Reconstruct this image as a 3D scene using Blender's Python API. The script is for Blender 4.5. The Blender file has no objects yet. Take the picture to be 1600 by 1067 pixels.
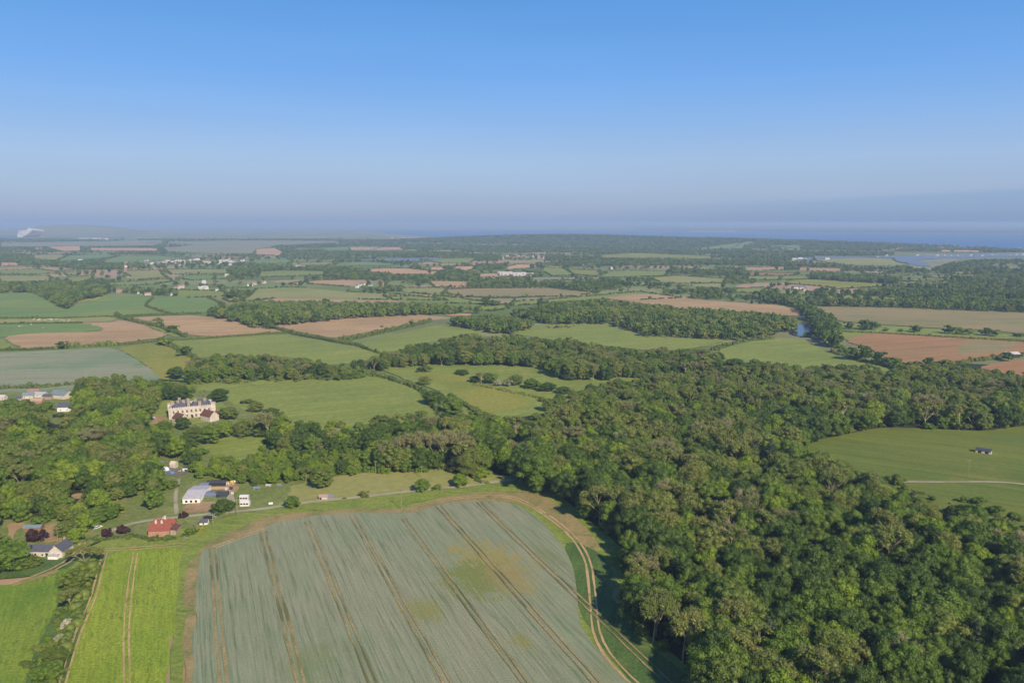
import bpy, math, random
import numpy as np
from mathutils import Vector
S = bpy.context.scene
R = math.radians
random.seed(7); rng = np.random.default_rng(7)

# ------------------------------------------------------------------ camera
CH = 120.0; FPX = 1244.44; HOR = 348.0
PITCH = math.atan((533.5 - HOR) / FPX)
cam = bpy.data.cameras.new('camera'); cam.sensor_width = 36; cam.lens = 28
cam.clip_start = 1; cam.clip_end = 400000
co = bpy.data.objects.new('camera', cam); S.collection.objects.link(co)
co.location = (0, 0, CH); co.rotation_euler = (R(90) - PITCH, 0, 0); S.camera = co
S.view_settings.view_transform = 'Standard'; S.view_settings.look = 'None'
S.view_settings.exposure = 0.2; S.view_settings.gamma = 1
S.cycles.use_denoising = True; S.cycles.denoising_prefilter = 'ACCURATE'
S.cycles.max_bounces = 5; S.cycles.diffuse_bounces = 2; S.cycles.glossy_bounces = 2
S.cycles.transmission_bounces = 3; S.cycles.volume_bounces = 0; S.cycles.transparent_max_bounces = 4

# ------------------------------------------------------------------ world and sun
SUN_EL, SUN_AZ = 33.0, 150.0          # azimuth clockwise from +Y
w = bpy.data.worlds.new('World'); S.world = w; w.use_nodes = True
nt = w.node_tree; nt.nodes.clear()
def N(nt, t, **kw):
    n = nt.nodes.new(t)
    for k, v in kw.items():
        setattr(n, k, v)
    return n
def mth(nt, op, a, b=None, c=None, clamp=False):
    n = nt.nodes.new('ShaderNodeMath'); n.operation = op; n.use_clamp = clamp
    for i, v in enumerate((a, b, c)):
        if v is None: continue
        if isinstance(v, (int, float)): n.inputs[i].default_value = v
        else: nt.links.new(v, n.inputs[i])
    return n.outputs[0]
def mixc(nt, f, a, b, mode='MIX'):
    n = nt.nodes.new('ShaderNodeMix'); n.data_type = 'RGBA'; n.blend_type = mode
    for idx, v in ((0, f), (6, a), (7, b)):
        if isinstance(v, (int, float)): n.inputs[idx].default_value = v
        elif isinstance(v, tuple): n.inputs[idx].default_value = (*v[:3], 1)
        else: nt.links.new(v, n.inputs[idx])
    return n.outputs[2]
def ramp(nt, fac, stops):
    n = nt.nodes.new('ShaderNodeValToRGB'); e = n.color_ramp.elements
    while len(e) < len(stops): e.new(0.5)
    for k, (p, c) in enumerate(stops):
        e[k].position = p; e[k].color = (*c, 1) if isinstance(c, tuple) else (c, c, c, 1)
    nt.links.new(fac, n.inputs[0]); return n.outputs[0]
def srgb(r, g, b):
    f = lambda c: (c / 255) / 12.92 if c / 255 <= .04045 else ((c / 255 + .055) / 1.055) ** 2.4
    return (f(r), f(g), f(b))
sky = N(nt, 'ShaderNodeTexSky', sky_type='NISHITA', sun_disc=False)
sky.sun_elevation = R(SUN_EL); sky.sun_rotation = R(SUN_AZ); sky.altitude = 120
sky.air_density = 1.0; sky.dust_density = 1.2; sky.ozone_density = 1.6
bg = N(nt, 'ShaderNodeBackground'); out = N(nt, 'ShaderNodeOutputWorld')
SKY = 0.1; bg.inputs[1].default_value = SKY
tc = N(nt, 'ShaderNodeTexCoord'); sp = N(nt, 'ShaderNodeSeparateXYZ'); nt.links.new(tc.outputs['Generated'], sp.inputs[0])
# sea-side haze gradient of the sky in view, by elevation; same all round
def sk(r, g, b): return tuple(c / 2 ** 0.2 / SKY / 10 for c in srgb(r, g, b))      # scaled by 10 below
g = ramp(nt, mth(nt, 'MULTIPLY', sp.outputs[2], 1.6, clamp=True),
         [(0.0, sk(143, 164, 204)), (0.023, sk(154, 174, 209)), (0.07, sk(159, 184, 220)), (0.122, sk(159, 189, 230)), (0.2, sk(134, 180, 238)),
          (0.275, sk(112, 171, 242)), (0.406, sk(88, 156, 229)), (0.75, sk(58, 116, 196)), (1.0, sk(46, 94, 172))])
g10 = mixc(nt, 1.0, g, (10, 10, 10), 'MULTIPLY')
col = mixc(nt, 0.85, sky.outputs[0], g10)
# the distant darker haze layer lying over the sea to the right of the view
az = mth(nt, 'DIVIDE', sp.outputs[0], mth(nt, 'MAXIMUM', sp.outputs[1], 0.15))
edge = mth(nt, 'MULTIPLY_ADD', az, 0.031, 0.0185)
under = mth(nt, 'MULTIPLY', mth(nt, 'SUBTRACT', edge, sp.outputs[2]), 150.0, clamp=True)
side = mth(nt, 'MULTIPLY', mth(nt, 'SUBTRACT', az, 0.05), 2.6, clamp=True)
yes = mth(nt, 'MULTIPLY', mth(nt, 'MULTIPLY', under, side), mth(nt, 'GREATER_THAN', sp.outputs[1], 0.0))
col = mixc(nt, yes, col, mixc(nt, 1.0, col, (0.84, 0.93, 0.99), 'MULTIPLY'))
nz_ = N(nt, 'ShaderNodeTexNoise'); nz_.inputs['Scale'].default_value = 3.0; nz_.inputs['Detail'].default_value = 5
mp_ = N(nt, 'ShaderNodeMapping'); mp_.inputs['Scale'].default_value = (1, 1, 9); nt.links.new(tc.outputs['Generated'], mp_.inputs[0]); nt.links.new(mp_.outputs[0], nz_.inputs['Vector'])
col = mixc(nt, 1.0, col, ramp(nt, nz_.outputs['Fac'], [(0.3, 0.975), (0.7, 1.01)]), 'MULTIPLY')
nt.links.new(col, bg.inputs[0]); nt.links.new(bg.outputs[0], out.inputs[0])

sl = bpy.data.lights.new('sun', 'SUN'); sl.energy = 5.0; sl.angle = R(0.53); sl.color = (1.0, 0.87, 0.69)
so = bpy.data.objects.new('sun', sl); S.collection.objects.link(so)
to_sun = Vector((math.sin(R(SUN_AZ)) * math.cos(R(SUN_EL)), math.cos(R(SUN_AZ)) * math.cos(R(SUN_EL)), math.sin(R(SUN_EL))))
so.rotation_euler = to_sun.to_track_quat('Z', 'Y').to_euler(); so.location = (0, 0, 500)

# ------------------------------------------------------------------ where a pixel of the survey photo lies on the ground
cp, sp_ = math.cos(PITCH), math.sin(PITCH)
def G(px, py, z=0.0):
    a = (px - 800) / FPX; b = -(py - 533.5) / FPX
    dy = b * sp_ + cp; dz = b * cp - sp_
    t = (CH - z) / -dz
    return (a * t, dy * t)
def P(x, y, z):                                           # world to photo pixels (arrays)
    yc = y * cp - (z - CH) * sp_; zc = y * sp_ + (z - CH) * cp
    return 800 + FPX * x / yc, 533.5 - FPX * zc / yc
def inside(px, py, poly):
    px = np.asarray(px, float); py = np.asarray(py, float); r = np.zeros(px.shape, bool)
    n = len(poly)
    for i in range(n):
        x1, y1 = poly[i]; x2, y2 = poly[(i + 1) % n]
        if y1 == y2: continue
        c = (y1 > py) != (y2 > py)
        r ^= c & (px < (x2 - x1) * (py - y1) / (y2 - y1) + x1)
    return r
# hills: (x, y, radius along, radius across, angle, height)
HILLS = []
def hill_px(px, py, a, b, ang, h): x, y = G(px, py); HILLS.append((x, y, a, b, R(ang), h))
hill_px(930, 379, 900, 350, -4, 32); hill_px(760, 379, 700, 300, 0, 16); hill_px(1120, 382, 600, 260, -8, 24)
hill_px(1260, 385, 420, 200, -10, 16)
hill_px(80, 366, 520, 500, 0, 60); hill_px(165, 366, 520, 420, 0, 56); hill_px(230, 367, 500, 400, 0, 24)
hill_px(110, 366, 900, 500, 0, 20)
def hz(x, y):
    z = np.zeros(np.shape(x))
    for hx, hy, a, b, t, h in HILLS:
        u = (x - hx) * math.cos(t) + (y - hy) * math.sin(t); v = -(x - hx) * math.sin(t) + (y - hy) * math.cos(t)
        z = z + h * np.exp(-((u / a) ** 2 + (v / b) ** 2) * 1.3)
    return z

# ------------------------------------------------------------------ helpers
def tag(o, label=None, cat=None, group=None, kind=None):
    if label: o['label'] = label
    if cat: o['category'] = cat
    if group: o['group'] = group
    if kind: o['kind'] = kind
    return o
def link(name, me, parent=None, loc=None):
    o = bpy.data.objects.new(name, me); S.collection.objects.link(o)
    if parent: o.parent = parent
    if loc: o.location = loc
    return o
def empty(name, loc, rz=0):
    o = link(name, None, loc=loc); o.rotation_euler = (0, 0, rz); o.empty_display_size = 1; return o
def mesh(name, V, F, mats, mi=None, smooth=False):
    me = bpy.data.meshes.new(name); me.from_pydata([tuple(v) for v in V], [], F)
    for m in (mats if isinstance(mats, (list, tuple)) else [mats]): me.materials.append(m)
    if mi is not None: me.polygons.foreach_set('material_index', mi)
    if smooth: me.polygons.foreach_set('use_smooth', [True] * len(me.polygons))
    me.update(); return me
def fastmesh(name, V, quads, tris, mats, miq=None, mit=None, tint=None):
    me = bpy.data.meshes.new(name); nq, ntr = len(quads), len(tris)
    me.vertices.add(len(V)); me.vertices.foreach_set('co', np.asarray(V, np.float32).ravel())
    me.loops.add(nq * 4 + ntr * 3); li = np.concatenate([np.asarray(quads, np.int32).ravel(), np.asarray(tris, np.int32).ravel()])
    me.loops.foreach_set('vertex_index', li.astype(np.int32))
    me.polygons.add(nq + ntr)
    st = np.concatenate([np.arange(nq) * 4, nq * 4 + np.arange(ntr) * 3]); me.polygons.foreach_set('loop_start', st.astype(np.int32))
    mi = np.concatenate([np.zeros(nq, int) if miq is None else miq, np.zeros(ntr, int) if mit is None else mit]).astype(np.int32)
    for m in mats: me.materials.append(m)
    me.polygons.foreach_set('material_index', mi)
    if tint is not None:
        a = me.attributes.new('tint', 'FLOAT', 'POINT'); a.data.foreach_set('value', np.asarray(tint, np.float32))
    me.update(calc_edges=True); me.validate(); return me

class MB:
    def __init__(s): s.V = []; s.F = []
    def box(s, x0, x1, y0, y1, z0, z1):
        b = len(s.V); s.V += [(x0,y0,z0),(x1,y0,z0),(x1,y1,z0),(x0,y1,z0),(x0,y0,z1),(x1,y0,z1),(x1,y1,z1),(x0,y1,z1)]
        s.F += [tuple(b + i for i in f) for f in ((0,3,2,1),(4,5,6,7),(0,1,5,4),(1,2,6,5),(2,3,7,6),(3,0,4,7))]; return s
    def poly(s, pts, faces): b = len(s.V); s.V += pts; s.F += [tuple(b + i for i in f) for f in faces]; return s
    def tube(s, p, q, r0, r1, n=6):
        p = Vector(p); q = Vector(q); d = (q - p).normalized(); u = d.orthogonal().normalized(); v = d.cross(u); b = len(s.V)
        for c, r in ((p, r0), (q, r1)):
            for i in range(n):
                a = 2 * math.pi * i / n; s.V.append(tuple(c + (u * math.cos(a) + v * math.sin(a)) * r))
        s.F += [(b + i, b + (i + 1) % n, b + n + (i + 1) % n, b + n + i) for i in range(n)] + [tuple(b + n + i for i in range(n))]; return s
    def ell(s, c, r, n=8, m=5):
        b = len(s.V); s.V.append((c[0], c[1], c[2] + r[2]))
        for j in range(1, m):
            t = math.pi * j / m
            for i in range(n):
                a = 2 * math.pi * i / n; s.V.append((c[0] + r[0]*math.sin(t)*math.cos(a), c[1] + r[1]*math.sin(t)*math.sin(a), c[2] + r[2]*math.cos(t)))
        s.V.append((c[0], c[1], c[2] - r[2])); L = len(s.V) - 1
        for i in range(n): s.F.append((b, b+1+i, b+1+(i+1)%n)); s.F.append((L, L-n+(i+1)%n, L-n+i))
        for j in range(m-2):
            for i in range(n): k = b+1+j*n; s.F.append((k+i, k+n+i, k+n+(i+1)%n, k+(i+1)%n))
        return s
    def build(s, name, mat, parent=None, loc=None, smooth=False): return link(name, mesh(name, s.V, s.F, mat, smooth=smooth), parent, loc)

# ------------------------------------------------------------------ materials
def base_mat(name):
    m = bpy.data.materials.new(name); m.use_nodes = True; t = m.node_tree
    b = t.nodes['Principled BSDF']; b.inputs['Roughness'].default_value = 0.85; b.inputs['Specular IOR Level'].default_value = 0.2
    return m, t, b
def noise(t, vec, scale, detail=4, rough=0.55, dist=0.0):
    n = t.nodes.new('ShaderNodeTexNoise'); n.inputs['Scale'].default_value = scale; n.inputs['Detail'].default_value = detail
    n.inputs['Roughness'].default_value = rough; n.inputs['Distortion'].default_value = dist
    t.links.new(vec, n.inputs['Vector']); return n.outputs['Fac']
def mapping(t, vec, scale=(1,1,1), rot=0.0, loc=(0,0,0)):
    if rot:
        n = t.nodes.new('ShaderNodeMapping'); n.inputs['Rotation'].default_value = (0,0,rot); t.links.new(vec, n.inputs[0]); vec = n.outputs[0]
    n = t.nodes.new('ShaderNodeMapping'); n.inputs['Scale'].default_value = scale; n.inputs['Location'].default_value = loc
    t.links.new(vec, n.inputs[0]); return n.outputs[0]
MATS = {}
def field_mat(name, a, b, c=None, patch=0.012, fine=0.6, ang=0.0, rows=None, rowc=None, rowamt=0.5, thr=(0.45, 0.62), cthr=(0.58, 0.70), bump=0.15, finec=0.35, stretch=22, spots=None):
    """patchy field: a/b mixed by broad noise, c in blotches, fine mottling, optional crop rows along direction ang"""
    m, t, bs = base_mat(name); o = t.nodes.new('ShaderNodeTexCoord').outputs['Object']
    n1 = noise(t, o, patch, 6, 0.62)
    col = mixc(t, ramp(t, n1, [(thr[0], 0.0), (thr[1], 1.0)]), a, b)
    if c is not None:
        n2 = noise(t, mapping(t, o, (1, 1, 1), 0, (300, 100, 0)), patch * 1.7, 7, 0.7)
        col = mixc(t, ramp(t, n2, [(cthr[0], 0.0), (cthr[1], 1.0)]), col, c)
    hgt = noise(t, o, fine, 6, 0.7)
    if rows:
        rv = mapping(t, o, (rows, rows / stretch, 1), ang)
        r1 = noise(t, rv, 1.0, 5, 0.72)
        k = ramp(t, r1, [(0.52, 0.0), (0.66, 1.0)])
        gate = ramp(t, noise(t, o, patch * 2.2, 4, 0.6), [(0.38, 0.15), (0.62, 1.0)])
        col = mixc(t, mth(t, 'MULTIPLY', mth(t, 'MULTIPLY', k, gate), rowamt), col, rowc or b)
        if name == 'crop':
            sx_ = t.nodes.new('ShaderNodeSeparateXYZ'); t.links.new(mapping(t, o, (1, 1, 1), ang), sx_.inputs[0])
            wob = noise(t, mapping(t, o, (.12, .02, 1), ang), 1.0, 2, .5)
            ln_ = mth(t, 'SINE', mth(t, 'MULTIPLY', mth(t, 'ADD', sx_.outputs[0], mth(t, 'MULTIPLY', wob, 2.0)), 6.283 / 2.25))
            gt_ = ramp(t, noise(t, mapping(t, o, (.35, .03, 1), ang), 1.0, 4, .7), [(0.42, 0.0), (0.64, 1.0)])
            col = mixc(t, mth(t, 'MULTIPLY', mth(t, 'MULTIPLY', ramp(t, ln_, [(0.72, 0.0), (1.0, 1.0)]), gt_), .6), col, srgb(78, 104, 66))
        r2 = noise(t, mapping(t, o, (rows * 2.2, rows / 14, 1), ang), 1.0, 3, 0.6)
        col = mixc(t, 0.5, col, mixc(t, 1.0, col, ramp(t, r2, [(0.3, 0.7), (0.7, 1.3)]), 'MULTIPLY'))
    if spots:
        for sx, sy, ra, rb, an, cc, st in spots:
            mp = mapping(t, o, (1, 1, 1), 0, (-sx, -sy, 0)); mp = mapping(t, mp, (1/ra, 1/rb, 0), an)
            ln = t.nodes.new('ShaderNodeVectorMath'); ln.operation = 'LENGTH'; t.links.new(mp, ln.inputs[0])
            q = mth(t, 'ADD', ln.outputs['Value'], mth(t, 'MULTIPLY_ADD', noise(t, o, 0.16, 7, 0.82), 2.6, -1.3))
            q = mth(t, 'ADD', q, mth(t, 'MULTIPLY_ADD', noise(t, mapping(t, o, (1.5, 0.14, 1), RA), 1.0, 6, 0.85), 4.6, -2.3))
            col = mixc(t, mth(t, 'MULTIPLY', ramp(t, q, [(0.72, 1.0), (1.02, 0.0)]), st), col, cc)
    lo, hi = 1 - finec, 1 + finec
    col = mixc(t, 1.0, col, ramp(t, hgt, [(0.28, lo / 1.4), (0.72, min(hi, 1.4) / 1.4)]), 'MULTIPLY')
    col = mixc(t, 1.0, col, (1.4, 1.4, 1.4), 'MULTIPLY')
    t.links.new(col, bs.inputs['Base Color'])
    if bump:
        bn = t.nodes.new('ShaderNodeBump'); bn.inputs['Strength'].default_value = bump; bn.inputs['Distance'].default_value = 1.0
        t.links.new(hgt, bn.inputs['Height']); t.links.new(bn.outputs[0], bs.inputs['Normal'])
    MATS[name] = m; return m
ROW = math.atan2(0.927, 0.375) - math.pi / 2 + 0.0          # tractor rows of the big crop: direction (0.375,-0.927)
RA = -math.atan2(0.375, 0.927)                                # rotation that turns the row direction onto the Y axis
def sxy(px, py):
    a = (px - 800) / FPX; b = -(py - 533.5) / FPX; cq, sq = math.cos(PITCH), math.sin(PITCH); q = CH / -(b * cq - sq); return (a * q, (b * sq + cq) * q)
SPOTS = [(*sxy(768,888), 13, 24, RA, srgb(152,140,80), .95), (*sxy(745,905), 13, 15, RA, srgb(116,126,60), .85), (*sxy(792,905), 7, 10, RA, srgb(150,134,84), .7), (*sxy(662,955), 6, 8, RA, srgb(134,134,70), .75),
         (*sxy(815,1005), 3, 5, RA, srgb(140,136,70), .7), (*sxy(860,870), 4, 9, RA, srgb(120,128,72), .5), (*sxy(480,1040), 8, 12, RA, srgb(110,124,62), .35)]
field_mat('crop', srgb(143,144,112), srgb(132,142,108), srgb(122,132,85), patch=0.013, fine=1.6, ang=RA, rows=0.9, rowc=srgb(77,104,61), rowamt=0.8, bump=0.3, finec=0.2, cthr=(0.60,0.78), stretch=34, spots=SPOTS)
field_mat('crop_far', srgb(145,147,113), srgb(126,141,105), srgb(101,131,79), patch=0.012, fine=0.5, ang=R(84), rows=0.18, rowc=srgb(114,129,92), rowamt=0.6, finec=0.15)
field_mat('bright_crop', srgb(149,163,52), srgb(126,150,42), srgb(108,137,40), patch=0.02, fine=1.3, ang=R(-24), rows=0.9, rowc=srgb(83,112,28), rowamt=0.75, bump=0.6, finec=0.45, stretch=5)
field_mat('green_crop', srgb(132,150,50), srgb(100,135,36), srgb(86,123,34), patch=0.02, fine=1.3, ang=R(-24), rows=0.9, rowc=srgb(66,100,24), rowamt=0.75, bump=0.6, finec=0.45, stretch=5)
field_mat('pasture', srgb(132,142,63), srgb(121,134,57), srgb(150,148,75), patch=0.010, fine=0.25, ang=R(64), rows=0.16, rowc=srgb(118,128,60), rowamt=0.45, finec=0.22)
field_mat('pasture_pale', srgb(148,146,83), srgb(132,140,70), srgb(157,148,94), patch=0.009, fine=0.25, finec=0.18)
field_mat('pasture_green', srgb(111,135,66), srgb(127,141,70), srgb(102,125,64), patch=0.008, fine=0.2, ang=R(75), rows=0.06, rowc=srgb(98,121,59), rowamt=0.5, finec=0.15)
field_mat('pasture_yellow', srgb(141,140,57), srgb(124,132,51), srgb(156,142,66), patch=0.016, fine=0.4, finec=0.25)
field_mat('meadow_right', srgb(109,118,44), srgb(98,114,42), srgb(121,120,52), patch=0.013, fine=0.7, ang=R(-60), rows=0.12, rowc=srgb(92,103,37), rowamt=0.5, finec=0.2)
field_mat('verge', srgb(124,138,56), srgb(134,144,62), srgb(98,118,48), patch=0.05, fine=0.9, ang=R(-80), rows=0.35, rowc=srgb(78,104,44), rowamt=0.6, finec=0.4, bump=0.4, stretch=12)
field_mat('verge_dark', srgb(80,106,50), srgb(98,120,56), srgb(122,128,70), patch=0.05, fine=1.2, ang=R(10), rows=0.4, rowc=srgb(64,90,40), rowamt=0.6, finec=0.4, bump=0.5, stretch=10)
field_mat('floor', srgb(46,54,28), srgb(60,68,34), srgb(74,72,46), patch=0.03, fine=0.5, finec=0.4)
field_mat('garden', srgb(112,124,60), srgb(128,134,74), srgb(140,128,88), patch=0.06, fine=0.6, finec=0.4)
field_mat('soil', srgb(180,150,105), srgb(167,139,96), srgb(146,131,86), patch=0.010, fine=0.3, ang=R(80), rows=0.08, rowc=srgb(152,126,82), rowamt=0.6, finec=0.15)
field_mat('soil_red', srgb(162,122,78), srgb(152,120,76), srgb(135,124,74), patch=0.010, fine=0.3, ang=R(70), rows=0.07, rowc=srgb(147,112,69), rowamt=0.5, finec=0.15)
field_mat('soil_weedy', srgb(150,135,90), srgb(132,129,77), srgb(164,133,94), patch=0.008, fine=0.3, ang=R(85), rows=0.08, rowc=srgb(122,121,70), rowamt=0.6, finec=0.15)
field_mat('tan', srgb(196,157,116), srgb(188,152,110), srgb(175,146,107), patch=0.006, fine=0.1, ang=R(85), rows=0.03, rowc=srgb(173,138,97), rowamt=0.5, finec=0.12)
field_mat('margin', srgb(158,138,92), srgb(142,128,82), srgb(120,124,66), patch=0.06, fine=1.1, finec=0.3, bump=0.3, cthr=(0.48,0.6))
field_mat('bare', srgb(170,142,102), srgb(150,124,88), srgb(124,112,70), patch=0.08, fine=1.4, finec=0.3, bump=0.3)
field_mat('patch_mat', srgb(146,140,74), srgb(128,132,66), srgb(112,124,62), patch=0.12, fine=1.2, ang=RA, rows=0.9, rowc=srgb(104,116,50), rowamt=0.8, finec=0.3, bump=0.3)
field_mat('gravel', srgb(172,162,134), srgb(154,146,112), srgb(126,128,86), patch=0.09, fine=1.5, finec=0.25)
field_mat('sand_track', srgb(188,162,112), srgb(170,144,98), srgb(120,116,62), patch=0.10, fine=1.5, finec=0.3, cthr=(0.56,0.66))
field_mat('yellow_crop', srgb(168,160,70), srgb(150,150,64), None, patch=0.01, fine=0.2, finec=0.15)
field_mat('grey_field', srgb(142,140,106), srgb(130,136,98), srgb(118,130,88), patch=0.004, fine=0.05, ang=R(85), rows=0.02, rowc=srgb(118,122,84), rowamt=0.5, finec=0.15)
field_mat('asphalt', srgb(120,116,104), srgb(108,104,94), None, patch=0.1, fine=2, finec=0.2)
# tramline: sandy wheel track with overhanging crop
def tram_mat():
    m, t, bs = base_mat('tramline'); o = t.nodes.new('ShaderNodeTexCoord').outputs['Object']
    n1 = noise(t, o, 0.035, 5, 0.6); n2 = noise(t, o, 1.5, 4, 0.7)
    c = mixc(t, ramp(t, n1, [(0.40, 0.0), (0.54, 1.0)]), srgb(112,110,70), srgb(178,154,106))
    c = mixc(t, ramp(t, n2, [(0.35, 0.0), (0.65, 0.7)]), c, srgb(92,100,52))
    t.links.new(c, bs.inputs['Base Color']); return m
MATS['tramline'] = tram_mat()
# countryside beyond the fields that are traced one by one
def land_mat():
    m, t, bs = base_mat('land'); o = t.nodes.new('ShaderNodeTexCoord').outputs['Object']
    v = t.nodes.new('ShaderNodeTexVoronoi'); v.inputs['Scale'].default_value = 1.0; v.inputs['Randomness'].default_value = 0.85
    wv = t.nodes.new('ShaderNodeTexNoise'); wv.inputs['Scale'].default_value = 0.003; t.links.new(o, wv.inputs['Vector'])
    vm = t.nodes.new('ShaderNodeVectorMath'); vm.operation = 'MULTIPLY_ADD'
    t.links.new(wv.outputs['Color'], vm.inputs[0]); vm.inputs[1].default_value = (120, 120, 0); t.links.new(o, vm.inputs[2])
    t.links.new(mapping(t, vm.outputs[0], (1/240, 1/150, 1), 0.3), v.inputs['Vector'])
    s = t.nodes.new('ShaderNodeSeparateColor'); t.links.new(v.outputs['Color'], s.inputs[0])
    c = ramp(t, s.outputs[0], [(0.0, srgb(96,114,54)), (0.2, srgb(126,140,76)), (0.4, srgb(112,128,64)), (0.55, srgb(150,152,96)), (0.7, srgb(100,114,56)), (0.82, srgb(160,150,112)), (0.92, srgb(184,150,118))])
    c = mixc(t, ramp(t, noise(t, o, 0.03, 6, 0.7), [(0.35, 0.0), (0.7, 0.35)]), c, srgb(82,100,52))
    t.links.new(c, bs.inputs['Base Color']); return m
MATS['land'] = land_mat()
def flat_mat(name, col, rough=0.8, var=0.12, scale=1.5, metal=0.0, spec=0.2):
    m, t, bs = base_mat(name); o = t.nodes.new('ShaderNodeTexCoord').outputs['Object']
    n = noise(t, o, scale, 5, 0.65)
    c = mixc(t, 1.0, tuple(col), ramp(t, n, [(0.3, 1 - var * 1.6), (0.7, 1.0)]), 'MULTIPLY')
    t.links.new(c, bs.inputs['Base Color']); bs.inputs['Roughness'].default_value = rough; bs.inputs['Metallic'].default_value = metal
    bs.inputs['Specular IOR Level'].default_value = spec
    MATS[name] = m; return m
def striped(name, col, per=0.35, axis=0, depth=0.25):
    m, t, bs = base_mat(name); o = t.nodes.new('ShaderNodeTexCoord').outputs['Object']; s = t.nodes.new('ShaderNodeSeparateXYZ'); t.links.new(o, s.inputs[0])
    wv = mth(t, 'SINE', mth(t, 'MULTIPLY', s.outputs[axis], 6.283 / per))
    n = noise(t, o, 1.2, 5, 0.7)
    c = mixc(t, 1.0, tuple(col), ramp(t, n, [(0.3, 0.62), (0.7, 1.0)]), 'MULTIPLY')
    c = mixc(t, mth(t, 'MULTIPLY_ADD', wv, depth / 2, depth / 2), c, tuple(x * 0.55 for x in col))
    t.links.new(c, bs.inputs['Base Color']); MATS[name] = m; return m
flat_mat('stone', srgb(216,202,186), var=0.28, scale=0.5); flat_mat('stone_dark', srgb(176,160,140), var=0.25); flat_mat('cream', srgb(214,202,184), var=0.2)
flat_mat('white', srgb(238,232,222), var=0.06); flat_mat('pink_brick', srgb(186,136,112), var=0.2); flat_mat('pane', (0.02,0.025,0.03), 0.15, 0.1, spec=0.5)
flat_mat('dark', (0.03,0.03,0.035), 0.6); flat_mat('timber', srgb(150,120,90), var=0.3); flat_mat('dark_timber', srgb(70,56,46), var=0.3)
striped('slate', srgb(96,98,108), 0.6, 1, 0.2); striped('brown_tile', srgb(120,84,70), 0.5, 1, 0.3); striped('red_tile', srgb(158,92,74), 0.5, 1, 0.3)
striped('tin_light', srgb(206,200,200), 1.0, 0, 0.2); striped('tin_blue', srgb(134,142,160), 1.0, 0, 0.3); striped('tin_dark', srgb(76,84,90), 1.0, 0, 0.3)
striped('tin_pink', srgb(190,160,146), 1.2, 0, 0.25); striped('tin_teal', srgb(132,148,150), 1.0, 0, 0.25)
flat_mat('far_roof', srgb(158,128,122), var=0.2); flat_mat('far_slate', srgb(120,120,128), var=0.2); flat_mat('far_white', (0.78,0.76,0.73), var=0.15)
flat_mat('chalk', (0.82,0.76,0.74), var=0.35, scale=0.02); flat_mat('cow_hide', srgb(90,58,42), var=0.3); flat_mat('fleece', srgb(222,214,196), var=0.1)
flat_mat('bark', srgb(126,112,90), var=0.35, scale=0.9); flat_mat('bark_pale', srgb(160,152,112), var=0.3, scale=0.9); flat_mat('ivy_bark', srgb(120,128,66), var=0.3, scale=0.9)
flat_mat('glass_roof', srgb(176,190,196), 0.2, 0.15, spec=0.6); flat_mat('blue_tarp', srgb(120,150,190), 0.6, 0.2); flat_mat('yellow_paint', srgb(214,186,104), 0.5)
def water_mat(name, col, rough):
    m, t, bs = base_mat(name); bs.inputs['Base Color'].default_value = (*col, 1); bs.inputs['Roughness'].default_value = rough
    bs.inputs['Specular IOR Level'].default_value = 0.5; bs.inputs['IOR'].default_value = 1.33
    o = t.nodes.new('ShaderNodeTexCoord').outputs['Object']; bn = t.nodes.new('ShaderNodeBump'); bn.inputs['Strength'].default_value = 0.25; bn.inputs['Distance'].default_value = 0.4
    t.links.new(noise(t, o, 0.25, 4, 0.6), bn.inputs['Height']); t.links.new(bn.outputs[0], bs.inputs['Normal']); MATS[name] = m
water_mat('sea', srgb(40,90,140), 0.35); water_mat('pond', srgb(44,58,70), 0.12); water_mat('estuary', srgb(112,124,136), 0.45)
def leaf_mat(name, a, b, c=None, trans=0.32):
    m = bpy.data.materials.new(name); m.use_nodes = True; t = m.node_tree; t.nodes.clear()
    oi = t.nodes.new('ShaderNodeObjectInfo'); at = t.nodes.new('ShaderNodeAttribute'); at.attribute_name = 'tint'
    f = mth(t, 'ADD', mth(t, 'MULTIPLY', oi.outputs['Random'], 0.55), mth(t, 'MULTIPLY', at.outputs['Fac'], 0.45))
    col = ramp(t, f, [(0.05, a), (0.5, b), (0.95, c or b)])
    d = t.nodes.new('ShaderNodeBsdfDiffuse'); tr = t.nodes.new('ShaderNodeBsdfTranslucent'); mx = t.nodes.new('ShaderNodeMixShader'); mx.inputs[0].default_value = trans
    gl = t.nodes.new('ShaderNodeBsdfGlossy'); gl.inputs['Roughness'].default_value = 0.55; mx2 = t.nodes.new('ShaderNodeMixShader'); mx2.inputs[0].default_value = 0.025
    t.links.new(col, d.inputs[0]); t.links.new(mixc(t, 1.0, col, (0.98, 1.25, 0.60), 'MULTIPLY'), tr.inputs[0])
    t.links.new(d.outputs[0], mx.inputs[1]); t.links.new(tr.outputs[0], mx.inputs[2]); t.links.new(mx.outputs[0], mx2.inputs[1]); t.links.new(gl.outputs[0], mx2.inputs[2])
    o = t.nodes.new('ShaderNodeOutputMaterial'); t.links.new(mx2.outputs[0], o.inputs[0]); MATS[name] = m; return m
leaf_mat('leaf_dark', srgb(68,93,32), srgb(81,105,36), srgb(95,117,43))
leaf_mat('leaf_mid', srgb(91,117,37), srgb(107,132,43), srgb(122,141,51))
leaf_mat('leaf_bright', srgb(114,139,38), srgb(129,150,42), srgb(145,158,50))
leaf_mat('leaf_olive', srgb(103,121,49), srgb(121,135,56), srgb(143,143,71), trans=0.32)
leaf_mat('leaf_grey', srgb(123,137,67), srgb(139,145,82), srgb(156,152,100), trans=0.32)
leaf_mat('leaf_conifer', srgb(46,68,40), srgb(60,80,46), srgb(84,90,58))
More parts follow.
